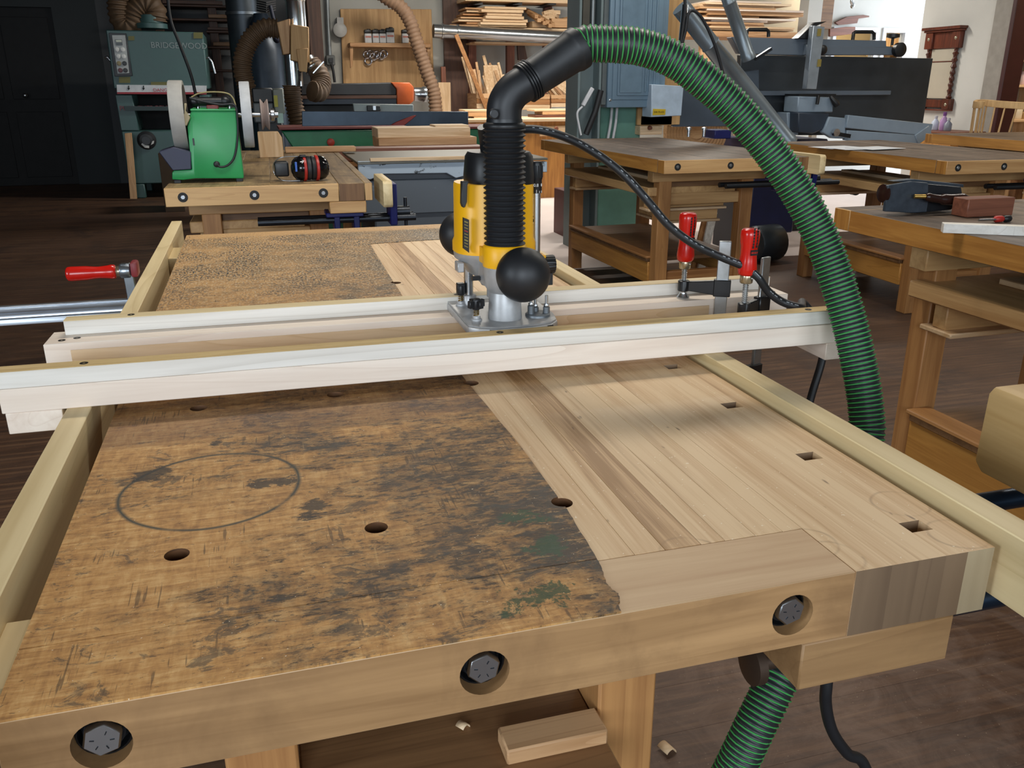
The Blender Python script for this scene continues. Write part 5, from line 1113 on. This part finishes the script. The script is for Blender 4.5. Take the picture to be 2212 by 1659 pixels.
for i in range(30):
    u = 1022+rg.uniform(0, 80) if i < 20 else 1195+rg.uniform(0, 45); v = 205+rg.uniform(-6, 12)
    lean = rg.uniform(-32, -4) if i < 20 else rg.uniform(-45, -20); top = 118+rg.uniform(0, 55) if i < 20 else 175+rg.uniform(0, 15); yy = yr-.3+rg.uniform(0, .35)
    a, b = on_y(u, v+8, yy), on_y(u+lean*.9, top, yy+.1)
    tag(MB().bar(a, b, rg.choice([.03, .04, .08, .12]), .025, (0, 1, 0)).build('offcut_stick', W(rg.choice(['palewood', 'shopwood', 'leg', 'palewood']), 'Y'), None, .002), 'thin offcut stick leaning in the bins under the rack', 'stick', 'sticks in the offcut bins')
tag(MB().bar(on_y(985, 75, yr-.5), on_y(985, 75, yr-.5)+(on_y(1016, 150, yr-.5)-on_y(985, 75, yr-.5))*((on_y(985, 75, yr-.5).z-ZF)/(on_y(985, 75, yr-.5).z-on_y(1016, 150, yr-.5).z)), .05, .03, (0,1,0)).build('long_stick', W('leg', 'Y')), 'long thin stick leaning across the dark panel left of the bins', 'stick')
q0, q1 = on_y(947, 178, 11.2), on_y(973, 178, 11.2); tag(MB().box(q0.x, q1.x, 11.2, 11.25, ZF, q0.z).build('leaning_board', W('palewood', 'Z'), None, .004), 'pale board standing upright left of the dark rack panel', 'board')
q0 = on_y(953, 144, 11.5); tag(MB().box(q0.x, q0.x+.06, 11.5, 11.55, ZF, q0.z).build('leaning_strip', W('mahogany', 'Z'), None, .003), 'narrow red-brown strip standing behind the pale upright board', 'board')
# planks and a drawer cabinet between the jointer and the column
yq = 9.2
for u0, u1, v0, v1, m, lb in ((1004, 1060, 237, 242, 'palewood', 'thin white-edged board left of the elbow'), (1012, 1060, 242, 252, 'shopwood', 'brown board under the white-edged board left of the elbow'), (1155, 1246, 236, 241, 'palewood', 'bright thin board on top of the brown planks'), (1172, 1246, 241, 248, 'shopwood', 'upper brown plank beside the steel column'), (1157, 1246, 248, 257, 'mahogany', 'lower dark plank beside the steel column'), (1024, 1062, 252, 258, 'palewood', 'short pale board beside the bellows cuff')):
    tag(pb(MB(), yq, .3, u0, v0, u1, v1-.6).build('plank', W(m, 'X'), None, .003), lb, 'plank')
dcb = thing('drawer_cabinet', 'wooden cabinet with a pale drawer and round knob beside the steel column', 'cabinet', (on_y(1180, 300, 8.9).x, 9.2, ZF))
a, b = on_y(1002, 258, 8.9), on_y(1246, 300, 8.9)
MB().box(a.x, b.x, 8.9, 9.6, ZF, a.z-.03).build('carcass', W('bench', 'Z'), dcb, .005); MB().box(a.x-.05, b.x+.03, 8.85, 9.65, a.z-.03, a.z).build('top', W('palewood', 'X'), dcb, .004)
dw = pb(MB(), 8.87, .05, 1166, 272, 1233, 294).build('drawer', W('palewood', 'X'), dcb, .004); q = on_y(1200, 278, 8.87); MB().lathe(q, (0,-1,0), [(.012, 0), (.012, .02), (.025, .025), (.02, .045)], 16).build('knob', W('mahogany', 'Y'), dw)
# ---------------------------------------------------------------- steel column with the breaker panel
SG = plain('column_grey', '6d7b7d', .5, 0, .1, 4); PNL = plain('panel_blue_grey', '6f8799', .42, 0, .05)
ycn = 5.75
co = thing('steel_column', 'grey-green steel column with cables in front of the lumber rack', 'column', (on_y(1280, 290, ycn).x, ycn+.1, ZF))
a, b = on_y(1249, 150, ycn).x, on_y(1300, 150, ycn).x
MB().box(a, a+.02, ycn, ycn+.26, ZF, ZC).box(a+.02, b, ycn+.12, ycn+.135, ZF, ZC).box(b-.02, b, ycn, ycn+.26, ZF, ZC).build('i_beam', SG, co, .003)
MB().box(a+.045, a+.105, ycn+.06, ycn+.12, on_y(1280, 70, ycn).z, ZC).build('conduit_box', plain('conduit_brown', '4a463e', .5), co, .004)
MB().cyl((a+.13, ycn+.07, on_y(1280, 130, ycn).z), (a+.13, ycn+.07, ZC), .016).build('conduit', plain('conduit_grey', '8a8f90', .4, .6), co)
q = on_y(1275, 212, ycn-.03); MB().bar(on_y(1259, 228, ycn-.03), on_y(1280, 190, ycn-.03), .03, .02, (0,1,0)).build('white_plug', WHITE, co, .004)
MB().tube(spline([on_y(1258, 230, ycn-.03), on_y(1247, 244, ycn-.03), on_y(1250, 268, ycn-.03), on_y(1255, 292, ycn-.03)], 6), .008, 8).build('white_cable', WHITE, co)
MB().tube([on_y(1298, 195, ycn-.02), on_y(1286, 240, ycn-.02), on_y(1266, 290, ycn-.02)], .022, 10).build('black_cable', RUBBER, co)
pst = thing('painted_post', 'teal-painted timber post carrying the breaker panel', 'post', (on_y(1350, 290, 6.0).x, 6.1, ZF))
MB().box(on_y(1297, 260, 6.0).x, on_y(1384, 260, 6.0).x, 6.0, 6.2, ZF, ZC).build('post', plain('teal_paint', '5f8c7e', .55, 0, .15, 5), pst, .004)
for u in (1319, 1330): MB().tube(spline([on_y(u+3, 230, 5.97), on_y(u, 265, 5.96), on_y(u-6, 300, 5.96)], 4), .011, 8).build('cable', WHITE, pst)
pw = thing('plywood_backing', 'plywood board behind the breaker panel', 'panel', on_y(1440, 270, 5.92))
MB().box(on_y(1384, 150, 5.93).x, on_y(1478, 150, 5.93).x, 5.95, 5.98, on_y(1420, 270, 5.93).z, ZC-.1).build('sheet', W('ply', 'Z'), pw, .002)
bp = thing('breaker_panel', 'blue-grey electrical breaker panel with a raised door', 'electrical panel', on_y(1390, 235, 5.85))
zb, zt3 = on_y(1390, 232, 5.8).z, ZC-.5
xa_, xb_ = on_y(1312, 200, 5.8).x, on_y(1436, 200, 5.8).x
MB().box(xa_-.04, xa_+.0, 5.82, 5.945, zb+.02, zt3).build('box_side', plain('box_grey', '5e6668', .5), bp, .003)
MB().box(xa_, xb_, 5.80, 5.945, zb, zt3).build('trim_plate', PNL, bp, .008, 2)
MB().box(xa_+.035, xb_-.035, 5.788, 5.80, zb+.055, zt3-.05).build('raised_field', PNL, bp, .006, 2)
dr_ = MB().box(xa_+.07, xb_-.055, 5.776, 5.788, zb+.085, zt3-.08).build('door', PNL, bp, .005, 2)
MB().box(xa_+.085, xa_+.265, 5.771, 5.777, zb+.105, zt3-.1).build('door_field', plain('panel_field', '657c8d', .42), dr_, .004)
for k in range(3): MB().box(xa_+.285+k*.035, xa_+.300+k*.035, 5.769, 5.777, zb+.11, zt3-.1).build('door_rib', PNL, dr_, .004)
for u, v in ((1318, 216), (1430, 214)): q = on_y(u, v, 5.80); MB().lathe((q.x, 5.802, q.z), (0,-1,0), [(.012, 0), (.010, .006), (.003, .008)], 14).build('screw', STEEL, bp)
eb = thing('earplug_box', 'white box with a yellow ear plugs label beside the breaker panel', 'box', on_y(1440, 252, 5.8))
pp(MB(), 5.72, .16, ((1408, 182), (1477, 186), (1472, 250), (1406, 253))).build('box', plain('box_white', 'aebfcf', .5), eb, .004)
lp = pp(MB(), 5.716, .006, ((1411, 235), (1438, 236), (1437, 248), (1410, 249))).build('label', plain('label_yellow', 'c8a820', .5), eb)
lettering('EAR PLUGS', .017, INK, lp, frame(on_y(1424, 242, 5.713), (1, 0, 0), (0, 0, 1)))
db_ = pb(MB(), 5.9, .15, 1383, 272, 1431, 291).build('small_drawer_box', W('palewood', 'X'), None, .004); tag(db_, 'pale wooden drawer box behind the middle bench', 'box')
kn = on_y(1402, 276, 5.9); MB().lathe(kn, (0,-1,0), [(.010, 0), (.018, .01), (.014, .03)], 14).build('knob', W('mahogany', 'Y'), db_)
tag(pb(MB(), 5.95, .1, 1384, 250, 1452, 271).build('wood_bracket', W('ply', 'X'), None, .004), 'plywood ledge under the ear plug box', 'ledge')
# ---------------------------------------------------------------- big grey planer with its table plates
ym = 6.1
GM = plain('machine_grey', '5f6a76', .42, 0, .06, 3); PLT = plain('plate_steel', '42484e', .38, .5, .2, 3); GML = plain('machine_light', '8494a3', .42, 0, .05)
pm_ = thing('planer', 'big grey planer with its dark tables tipped up behind the benches', 'planer', (on_y(1750, 250, ym).x, ym+.4, ZF))
pp(MB(), ym, .06, ((1600, 118), (2016, 126), (1990, 292), (1600, 292))).build('table_plate', PLT, pm_, .004)
pp(MB(), ym-.08, .05, ((1452, 178), (1640, 150), (1640, 272), (1455, 274))).build('table_plate', plain('plate_left', '5a6674', .38, .6, .15, 3), pm_, .004)
pb(MB(), ym-.05, .05, 1600, 196, 1925, 206).build('table_rib', GM, pm_, .004)
pp(MB(), ym-.25, .08, ((1580, 80), (1915, 88), (1915, 100), (1945, 104), (1942, 118), (1745, 120), (1600, 116))).build('fence_beam', GM, pm_, .004)
pp(MB(), ym-.3, .06, ((1743, 96), (1790, 98), (1938, 103), (1936, 119), (1741, 119))).build('fence_arm', GM, pm_, .004)
pp(MB(), ym-.38, .06, ((1758, 55), (1782, 58), (1764, 193), (1742, 192))).build('riser', plain('riser_alu', '9fa9b3', .35, .7), pm_, .003)
for v in (62, 128): pp(MB(), ym-.39, .02, ((1768, v), (1775, v), (1773, v+16), (1766, v+16))).build('riser_scale', plain('scale_brass', '8a7a3a', .5), pm_)
pp(MB(), ym-.3, .1, ((1724, 83), (1762, 48), (1787, 46), (1760, 58), (1757, 84))).build('guard_fin', BLACK, pm_, .004)
for u0, u1, v0, v1 in ((1612, 1660, 64, 80), (1842, 1888, 69, 86)):
    MB().tube([on_y(u0, v1, ym-.2), on_y(u0+2, v0+2, ym-.2), on_y(u0+6, v0, ym-.2), on_y(u1-4, v0, ym-.2), on_y(u1, v0+4, ym-.2), on_y(u1, v1, ym-.2)], .014, 8).build('grab_handle', BLACKPAINT, pm_)
MB().lathe(on_y(1937, 108, ym-.3), (0,-1,0), [(.02, 0), (.055, .01), (.055, .05), (.03, .06)], 22).build('hand_knob', BLACK, pm_); MB().lathe(on_y(1927, 98, ym-.25), (0,0,1), [(.01, 0), (.01, .05), (.05, .06), (.05, .085), (.02, .09)], 18).build('star_knob', BLACK, pm_)
MB().lathe(on_y(1772, 108, ym-.3), (0,-1,0), [(.02, 0), (.038, .01), (.036, .04), (.02, .05)], 20).build('lock_knob', BLACK, pm_)
pp(MB(), ym-.3, .2, ((1725, 208), (1800, 210), (1800, 243), (1722, 243))).build('head_cover', GML, pm_, .008); pb(MB(), ym-.28, .2, 1726, 203, 1806, 209).build('head_slot', BLACK, pm_)
pp(MB(), ym-.32, .22, ((1725, 243), (1792, 245), (1790, 262), (1778, 280), (1756, 289), (1724, 286))).build('gear_cover', plain('gear_black', '2b3644', .45), pm_, .008)
MB().tube([on_y(1768, 207, ym-.32), on_y(1765, 225, ym-.33)], .014, 8).build('lever', BLACK, pm_); MB().tube([on_y(1794, 208, ym-.32), on_y(1805, 222, ym-.34), on_y(1808, 228, ym-.34)], [.012, .028, .024], 12).build('lever', BLACK, pm_)
pp(MB(), ym-.2, .15, ((1700, 243), (1725, 243), (1725, 292), (1706, 292), (1702, 284))).build('side_frame', GML, pm_, .006)
pp(MB(), ym-.34, .06, ((1792, 252), (1828, 255), (1826, 300), (1800, 299), (1778, 286))).build('arm_plate', GML, pm_, .006)
MB().bar(on_y(1826, 262, ym-.33), on_y(2008, 281, ym-.33), .05, .10, (0,0,1)).build('arm_bar', GML, pm_, .004); MB().bar(on_y(1825, 292, ym-.33), on_y(1980, 302, ym-.33), .05, .08, (0,0,1)).build('arm_bar', GML, pm_, .004); MB().bar(on_y(1976, 302, ym-.34), on_y(2006, 281, ym-.34), .05, .09, (0,0,1)).build('arm_bar', GML, pm_, .004)
MB().lathe(on_y(1803, 286, ym-.36), (0,-1,0), [(.03, 0), (.03, .03)], 14).build('crank_hub', STEEL, pm_); MB().bar(on_y(1806, 289, ym-.38), on_y(1836, 294, ym-.38), .02, .03).build('crank', DARKSTEEL, pm_)
a, b = on_y(1640, 295, ym).x, on_y(1775, 295, ym).x
MB().box(a, b, ym-.1, ym+.6, ZF+.1, on_y(1800, 300, ym-.1).z).build('cabinet', NAVY, pm_, .01); MB().box(a+.1, b-.1, ym-.05, ym+.55, ZF, ZF+.1).build('plinth', BLACK, pm_)
MB().lathe(on_y(1842, 408, 5.9), (0,-1,0), [(.05, 0), (.05, .05)], 20).build('caster', DARKSTEEL, pm_)
bm_ = thing('blue_machine', 'dark blue machine cabinet standing behind the middle bench', 'machine', (on_y(1660, 500, 5.6).x, 5.8, ZF))
a, b = on_y(1625, 500, 5.3), on_y(1672, 500, 5.3); MB().box(a.x, b.x+.2, 5.35, 5.7, ZF+.12, on_y(1560, 264, 5.5).z-.35).build('cabinet', NAVY, bm_, .01); MB().box(a.x-.12, a.x, 5.37, 5.68, ZF, on_y(1640, 420, 5.5).z).build('side_panel', plain('panel_dark', '2c2a30', .5), bm_, .006)
for k in range(6):
    q = on_y(1608, 455+k*5, 5.37); MB().box(q.x-.03, q.x+.03, 5.365, 5.375, q.z, q.z+.006).build('vent_slot', BLACK, bm_)
pb(MB(), 5.45, .2, 1544, 281, 1580, 300).build('blue_box', BLUEPAINT, bm_, .006); 
tag(MB().lathe(on_y(1625, 528, 4.9), (1, .2, 0), [(.12, 0), (.13, .02), (.13, .22), (.10, .25)], 24).build('motor_drum', plain('drum_grey', '2c3338', .4, .4), None), 'dark grey round motor housing on the floor under the middle bench', 'motor')
# ---------------------------------------------------------------- ducts crossing in front of the planer
for (p, q, r, yy, lb) in (((1470, 15), (1705, 310), .066, 5.45, 'thick grey steel duct slanting down behind the green hose'), ((1560, -40), (1618, 128), .046, 5.3, 'grey steel pipe with a flared end slanting down from above')):
    o = thing('dust_duct', lb, 'duct', on_y(*q, yy)); a, b = on_y(*p, yy), on_y(*q, yy); d_ = b-a; L_ = d_.length
    MB().lathe(a, d_, [(r, 0), (r, L_*.25), (r+.006, L_*.25+.01), (r, L_*.25+.02), (r, L_-.05), (r+.004, L_-.045), (r+.004, L_)], 24).build('pipe', plain('duct_grey', '7f8990', .35, .6, .1, 5), o)
    if r < .05: 
        MB().bar(b+Vector((.03, -.03, -.0)), b+Vector((.15, -.03, .07)), .03, .02).build('gate_handle', DARKSTEEL, o)
tag(MB().tube(spline([on_y(1478, -20, 5.3), on_y(1480, 20, 5.3), on_y(1475, 60, 5.3), on_y(1470, 100, 5.3), on_y(1480, 70, 5.3), on_y(1487, 30, 5.3), on_y(1500, 24, 5.3), on_y(1520, 45, 5.3), on_y(1545, 100, 5.3), on_y(1562, 160, 5.3)], 8), .011, 8).build('black_lead', RUBBER), 'black lead looped over the slanting steel duct', 'cord')
tag(MB().cyl(on_y(1480, 10, 5.35), on_y(1471, 100, 5.35), .022, None, 14).build('chrome_tube', plain('chrome', 'd5d9dc', .1, 1.0)), 'short chrome tube hanging beside the breaker panel', 'tube')
tag(MB().lathe(on_y(1500, 282, 6.6), (0,-1,0), [(.01, .052)]+[(.05+.014*k+(.006 if k % 2 else 0), .05+.006*(k % 2)) for k in range(18)]+[(.30, 0)], 40).build('turned_bowl', W('shopwood', 'X'), None), 'wide turned wooden piece behind the middle bench', 'wood turning')
for u, lb in ((1487, 'left'), (1520, 'right')):
    q = on_y(u, 296, 5.42); tag(MB().cyl(Vector((q.x, q.y, -.0)), q+Vector((0,0,.05)), .012, None, 10).lathe(q+Vector((0,0,.05)), (0,0,1), [(.02, 0), (.02, .015), (.008, .02)], 10).build('bench_bolt', STEEL), lb+' steel bolt sticking up behind the middle bench', 'bolt')
# ---------------------------------------------------------------- lumber stack in the bright corner
yl = 9.6
ls = thing('lumber_stand', 'low white-lit stand with stacked lumber behind the planer', 'stand', (on_y(1640, 100, yl).x, yl+.4, ZF))
pb(MB(), yl, .8, 1500, 68, 1735, 80).build('deck', W('shopwood', 'X'), ls, .005)
for u in (1510, 1600, 1700): pb(MB(), yl+.1, .1, u, 80, u+20, 330).build('post', W('shopwood', 'Z'), ls, .005)
rg = random.Random(5)
for i in range(14):
    v = 62-i*4.6; u0 = 1500+rg.uniform(0, 40); u1 = 1700+rg.uniform(-60, 40)
    if i in (4, 9): u0 += 20
    tag(pb(MB(), yl-.05+rg.uniform(0, .1), .6, u0, v, u1, v+4.2).build('lumber_board', W(rg.choice(['palewood', 'shopwood', 'palewood', 'maple']), 'X'), None, .003), ('bottom', 'second', 'third', 'fourth', 'fifth', 'sixth', 'seventh', 'eighth', 'ninth', 'tenth', 'eleventh', 'twelfth', 'thirteenth', 'top')[i]+(' board of' if i in (0, 13) else ' board from below in')+' the bright lumber stack behind the planer', 'board', 'bright lumber stack')
wp = pb(MB(), yl+.3, .2, 1733, -30, 1762, 330); struct(wp.build('wall_pier', WALL))
tag(pb(MB(), YW-.12, .1, 1757, -5, 1800, 62).build('wood_cabinet', W('benchdark', 'X'), None, .005), 'brown wooden box high on the wall beside the white pier', 'box')
for pts, lb in ((((1805, 48), (1830, 36), (1865, 32), (1878, 34), (1878, 37), (1855, 40), (1852, 50), (1812, 54), (1806, 50)), 'curved brown wooden template hung on the white wall'), (((1793, 62), (1828, 58), (1848, 58), (1848, 73), (1793, 79)), 'brown rectangular wooden template hung on the white wall')):
    tag(pp(MB(), YW-.05, .04, pts).build('template', W('mahogany', 'X'), None, .003), lb, 'template')
tag(MB().tube(spline([on_y(1842, -5, 9), on_y(1840, 4, 9), on_y(1843, 12, 9), on_y(1839, 15, 9)], 5), .02, 8).build('ceiling_hook', STEEL), 'shiny metal hook hanging in front of the white wall', 'hook')
sh_ = thing('office_shelf', 'wooden shelf unit seen through the inner window', 'shelf', (on_y(1930, 180, YW+.7).x, YW+.9, ZF))
for v in (100, 118): pb(MB(), YW+.7, .4, 1908, v, 1962, v+2).build('board', W('palewood', 'X'), sh_, .004)
for u in (1925, 1955): (lambda q: MB().box(q.x, q.x+.03, YW+.7, YW+1.1, ZF, q.z))(on_y(u, 80, YW+.7)).build('upright', W('palewood', 'Z'), sh_, .004)
q = on_y(1950, 74, YW+.5); tag(MB().lathe(q, (0,0,1), [(.13, 0), (.09, .06), (.03, .13), (.006, .135), (.006, ZC-q.z)], 20).build('lamp_shade', plain('lamp_cream', 'dcb98a', .6)), 'cream lamp shade seen through the inner window', 'lamp')
# ---------------------------------------------------------------- mirror on the right wall
def onr(u, v, off=0): return on_x(u, v, XR-off)
mr = thing('wall_mirror', 'tall mirror in a carved dark mahogany frame on the right wall', 'mirror', onr(2045, 240))
y0m, y1m = onr(2087, 60).y, onr(2012, 60).y; ztm, zbm = onr(2050, 58).z, onr(2040, 236).z
FRM = wood('mirror_frame', '35160e', '6b3320', 'Z', 1.2, .35, .5)
Wm = y1m-y0m; Hm = ztm-zbm
def R(y0, y1, z0, z1, d0, d1, nm, m=FRM, p=mr, bev=.004): return MB().box(XR-d1, XR-d0, y0m+Wm*y0, y0m+Wm*y1, zbm+Hm*z0, zbm+Hm*z1).build(nm, m, p, bev)
R(-.06, 1.06, .965, 1.0, 0, .09, 'cornice'); R(-.03, 1.03, .94, .965, 0, .07, 'cornice'); R(.04, .96, .74, .94, 0, .035, 'head_panel'); R(.0, .22, .74, .94, 0, .055, 'head_block'); R(.78, 1.0, .74, .94, 0, .055, 'head_block')
R(.0, .22, .0, .13, 0, .055, 'foot_block'); R(.78, 1.0, .0, .13, 0, .055, 'foot_block'); R(.22, .78, .02, .12, 0, .035, 'foot_panel')
R(.17, .83, .13, .74, .0, .02, 'mirror_glass', plain('old_mirror', 'c6c0b0', .25, .25, .05, 3)); R(.17, .83, .575, .59, .0, .026, 'muntin')  # reflection of a bright wall put into the beige glass colour
for yy in (.11, .89):
    yc2 = y0m+Wm*yy; prf = []
    n = 30; hh = Hm*.61
    for i in range(n+1): prf.append((.018+.007*math.sin(i*1.7)+.004*(i % 2), hh*i/n))
    MB().lathe((XR-.028, yc2, zbm+Hm*.13), (0,0,1), prf, 14).build('turned_column', FRM, mr)
    for zz in (.86, .06): MB().lathe((XR-.055, yc2, zbm+Hm*zz), (-1,0,0), [(.016, 0), (.012, .006), (.002, .008)], 14).build('rosette', plain('rosette', 'a9a28c', .35, .7), mr)
R(.0, 1.0, -.02, .0, 0, .05, 'base_moulding'); R(.12, .17, .13, .74, 0, .03, 'side_strip'); R(.83, .88, .13, .74, 0, .03, 'side_strip')
# side table with bottles under the mirror
stb = thing('side_table', 'small dark-topped wooden cabinet under the mirror', 'table', onr(2020, 300, .25))
q0, q1 = on_x(2000, 284, XR-.35), on_x(2063, 284, XR-.35)
zt4 = on_x(2040, 283, XR-.3).z
MB().box(XR-.42, XR-.02, q1.y-.02, q0.y+.12, zt4-.02, zt4).build('top', W('mahogany', 'Y'), stb, .004); MB().box(XR-.38, XR-.04, q1.y, q0.y+.1, ZF, zt4-.02).build('carcass', W('bench', 'Z'), stb, .004)
for i, (u, v0, v1, c, lb) in enumerate(((2018, 250, 282, 'c3cde0', 'pale blue spray bottle on the cabinet under the mirror'), (2036, 242, 282, 'b58fc0', 'pinkish bottle with a purple cap under the mirror'), (2046, 255, 282, '8d93a0', 'grey bottle on the cabinet under the mirror'))):
    a, b = on_x(u, v1, XR-.25), on_x(u, v0, XR-.25); h = b.z-zt4
    o = thing('bottle', lb, 'bottle', (XR-.25, a.y, zt4+.001), 0, 'bottles under the mirror')
    MB().lathe((0,0,0), (0,0,1), [(.03, 0), (.034, .005), (.034, h*.55), (.014, h*.75), (.012, h*.82)], 18).build('bottle_body', plain('btl_'+c, c, .35), o, 0, 1, True); MB().lathe((0,0,h*.8), (0,0,1), [(.014, 0), (.016, .004), (.016, h*.2), (.01, h*.21)], 14).build('bottle_cap', plain('cap_'+c, '7a4a8a' if i == 1 else 'd0d2d8', .4), o, 0, 1, True)
# spindle-back chair by the doorway
chr_ = thing('spindle_chair', 'unfinished pale spindle-back chair behind the farthest bench', 'chair', on_z(2160, 300, -H) if False else (5.05, 5.6, ZF))
PALE = wood('unfinished', 'a98658', 'd0ae7c', 'Z', .8, .6, .4)
a0_, a1_, a2_ = on_y(2105, 226, 5.75), on_y(2118, 222, 5.75), on_y(2235, 230, 5.35)
rail = spline([a0_+Vector((0,-.10,0)), a0_, a1_+Vector((.03,.03,0)), a1_.lerp(a2_, .5)+Vector((0,.05,0)), a2_], 8)
cr_ = MB()
for p_, q_ in zip(rail, rail[1:]): cr_.bar(p_, q_+(q_-p_)*.15, .025, .055)
cr_.build('crest_rail', PALE, chr_, .003)
zs = -.40
for i in range(11):
    f = i/10; p_ = rail[int(f*(len(rail)-1))]; b_ = Vector((5.2+(p_.x-5.2)*.75, 5.55+(p_.y-5.55)*.7, zs))
    MB().tube([p_, p_.lerp(b_, .5), b_], [.006, .009, .007], 8).build('spindle', PALE, chr_)
MB().lathe((5.22, 5.5, zs-.035), (0,0,1), [(.20, 0), (.235, .01), (.24, .03), (.22, .035)], 28).build('seat', PALE, chr_)
for dx, dy in ((-.15,-.15), (.15,-.15), (-.15,.15), (.15,.15)): MB().tube([(5.22+dx, 5.5+dy, zs-.03), (5.22+dx*1.5, 5.5+dy*1.5, ZF)], [.018, .014], 10).build('leg', PALE, chr_)
# store room shelves seen through the doorway
yb_ = yc-.13
ss = thing('store_shelves', 'wooden store-room shelves seen through the doorway', 'shelves', (7.0, yb_-.2, ZF))
yf_ = yb_-.36
sz = [on_y(2190, v, yf_).z for v in (258, 183, 127, 84, 46)]
for z in sz: MB().box(XR+.2, 8.05, yf_, yb_-.01, z-.025, z).build('shelf_board', W('palewood', 'X'), ss, .003)
for x in (XR+.17, 7.1, 8.05): MB().box(x, x+.03, yf_, yb_-.01, ZF, 1.5).build('upright', W('palewood', 'Z'), ss, .003)
rg = random.Random(9)
CN = {'e0d6c0': 'cream', 'cfd2d6': 'pale grey', '2f7a3a': 'green', 'c03a2a': 'red', '3a6fb0': 'blue', 'e3c9cf': 'pink', 'c8a878': 'tan', 'd8d0b8': 'ivory'}
pal_ = [['c8a878', 'c8a878', 'd8d0b8', 'e0d6c0', 'c8a878', 'cfd2d6'], ['d8d0b8', 'd8d0b8', '2f7a3a', 'e3c9cf', 'cfd2d6', 'e0d6c0'], ['e0d6c0', '3a6fb0', 'c03a2a', 'd8d0b8', '3a6fb0', 'c8a878'], ['e0d6c0', 'd8d0b8', 'e0d6c0', 'c8a878', 'd8d0b8', 'e0d6c0'], ['e0d6c0', 'c8a878', 'd8d0b8', 'e0d6c0', 'c8a878', 'd8d0b8']]
x0_ = on_y(2166, 150, yf_).x
for zi, z in enumerate(sz):
    for k in range(6):
        x = x0_+.03+k*.115; c = pal_[zi][k]; h = rg.uniform(.08, .15)
        tag(MB().lathe((x, yf_+.1, z+.0005), (0,0,1), [(.04, 0), (.046, .01), (.046, h*.7), (.03, h*.85), (.028, h)], 16).build('jar', plain('jar_'+c, c, .5)), CN[c]+' container on the '+('lowest', 'second', 'third', 'fourth', 'top')[zi]+' store-room shelf, '+('first', 'second', 'third', 'fourth', 'fifth', 'last')[k]+' from the doorway jamb', 'jar', 'containers in the store room')

# odds and ends behind and under the middle bench
rc = thing('red_cabinet', 'dark red metal cabinet standing behind the middle bench', 'cabinet', (on_y(1238, 480, 6.3).x, 6.45, ZF))
p0, p1 = on_y(1222, 440, 6.3), on_y(1262, 440, 6.3); MB().box(p0.x, p1.x, 6.3, 6.6, ZF, p0.z+.1).build('body', plain('cabinet_red', '5e2018', .5), rc, .006); MB().box(p0.x+.02, p1.x-.02, 6.29, 6.3, ZF+.08, p0.z+.06).build('door', plain('cabinet_red', '5e2018', .5), rc, .003)
for (u0, v0), (u1, v1), yy, w, m, lb in (((1541, 458), (1512, 590), 4.75, .055, 'fence', 'pale stick leaning under the middle bench behind the left clamp'), ((1525, 470), (1497, 585), 4.8, .05, 'leg', 'brown stick leaning beside the pale one under the middle bench')):
    a, b = on_y(u0, v0, yy), on_y(u1, v1, yy); f = (a.z-ZF-.012)/(a.z-b.z)
    tag(MB().bar(a, a+(b-a)*f, w, .02, (0, 1, 0)).build('leaning_stick', W(m, 'Y'), None, .002), lb, 'stick')
tag(MB().tube(spline([on_y(1432, 497, 4.6), on_y(1452, 525, 4.6), on_y(1480, 548, 4.6), on_y(1525, 552, 4.7), on_y(1560, 556, 4.8)], 8), .006, 8).build('thin_lead', RUBBER), 'thin black lead drooping under the middle bench', 'cord')
# ---------------------------------------------------------------- lift the whole place so the floor is at z = 0
for o in list(scene.objects):
    if o.parent is None: o.location.z += H
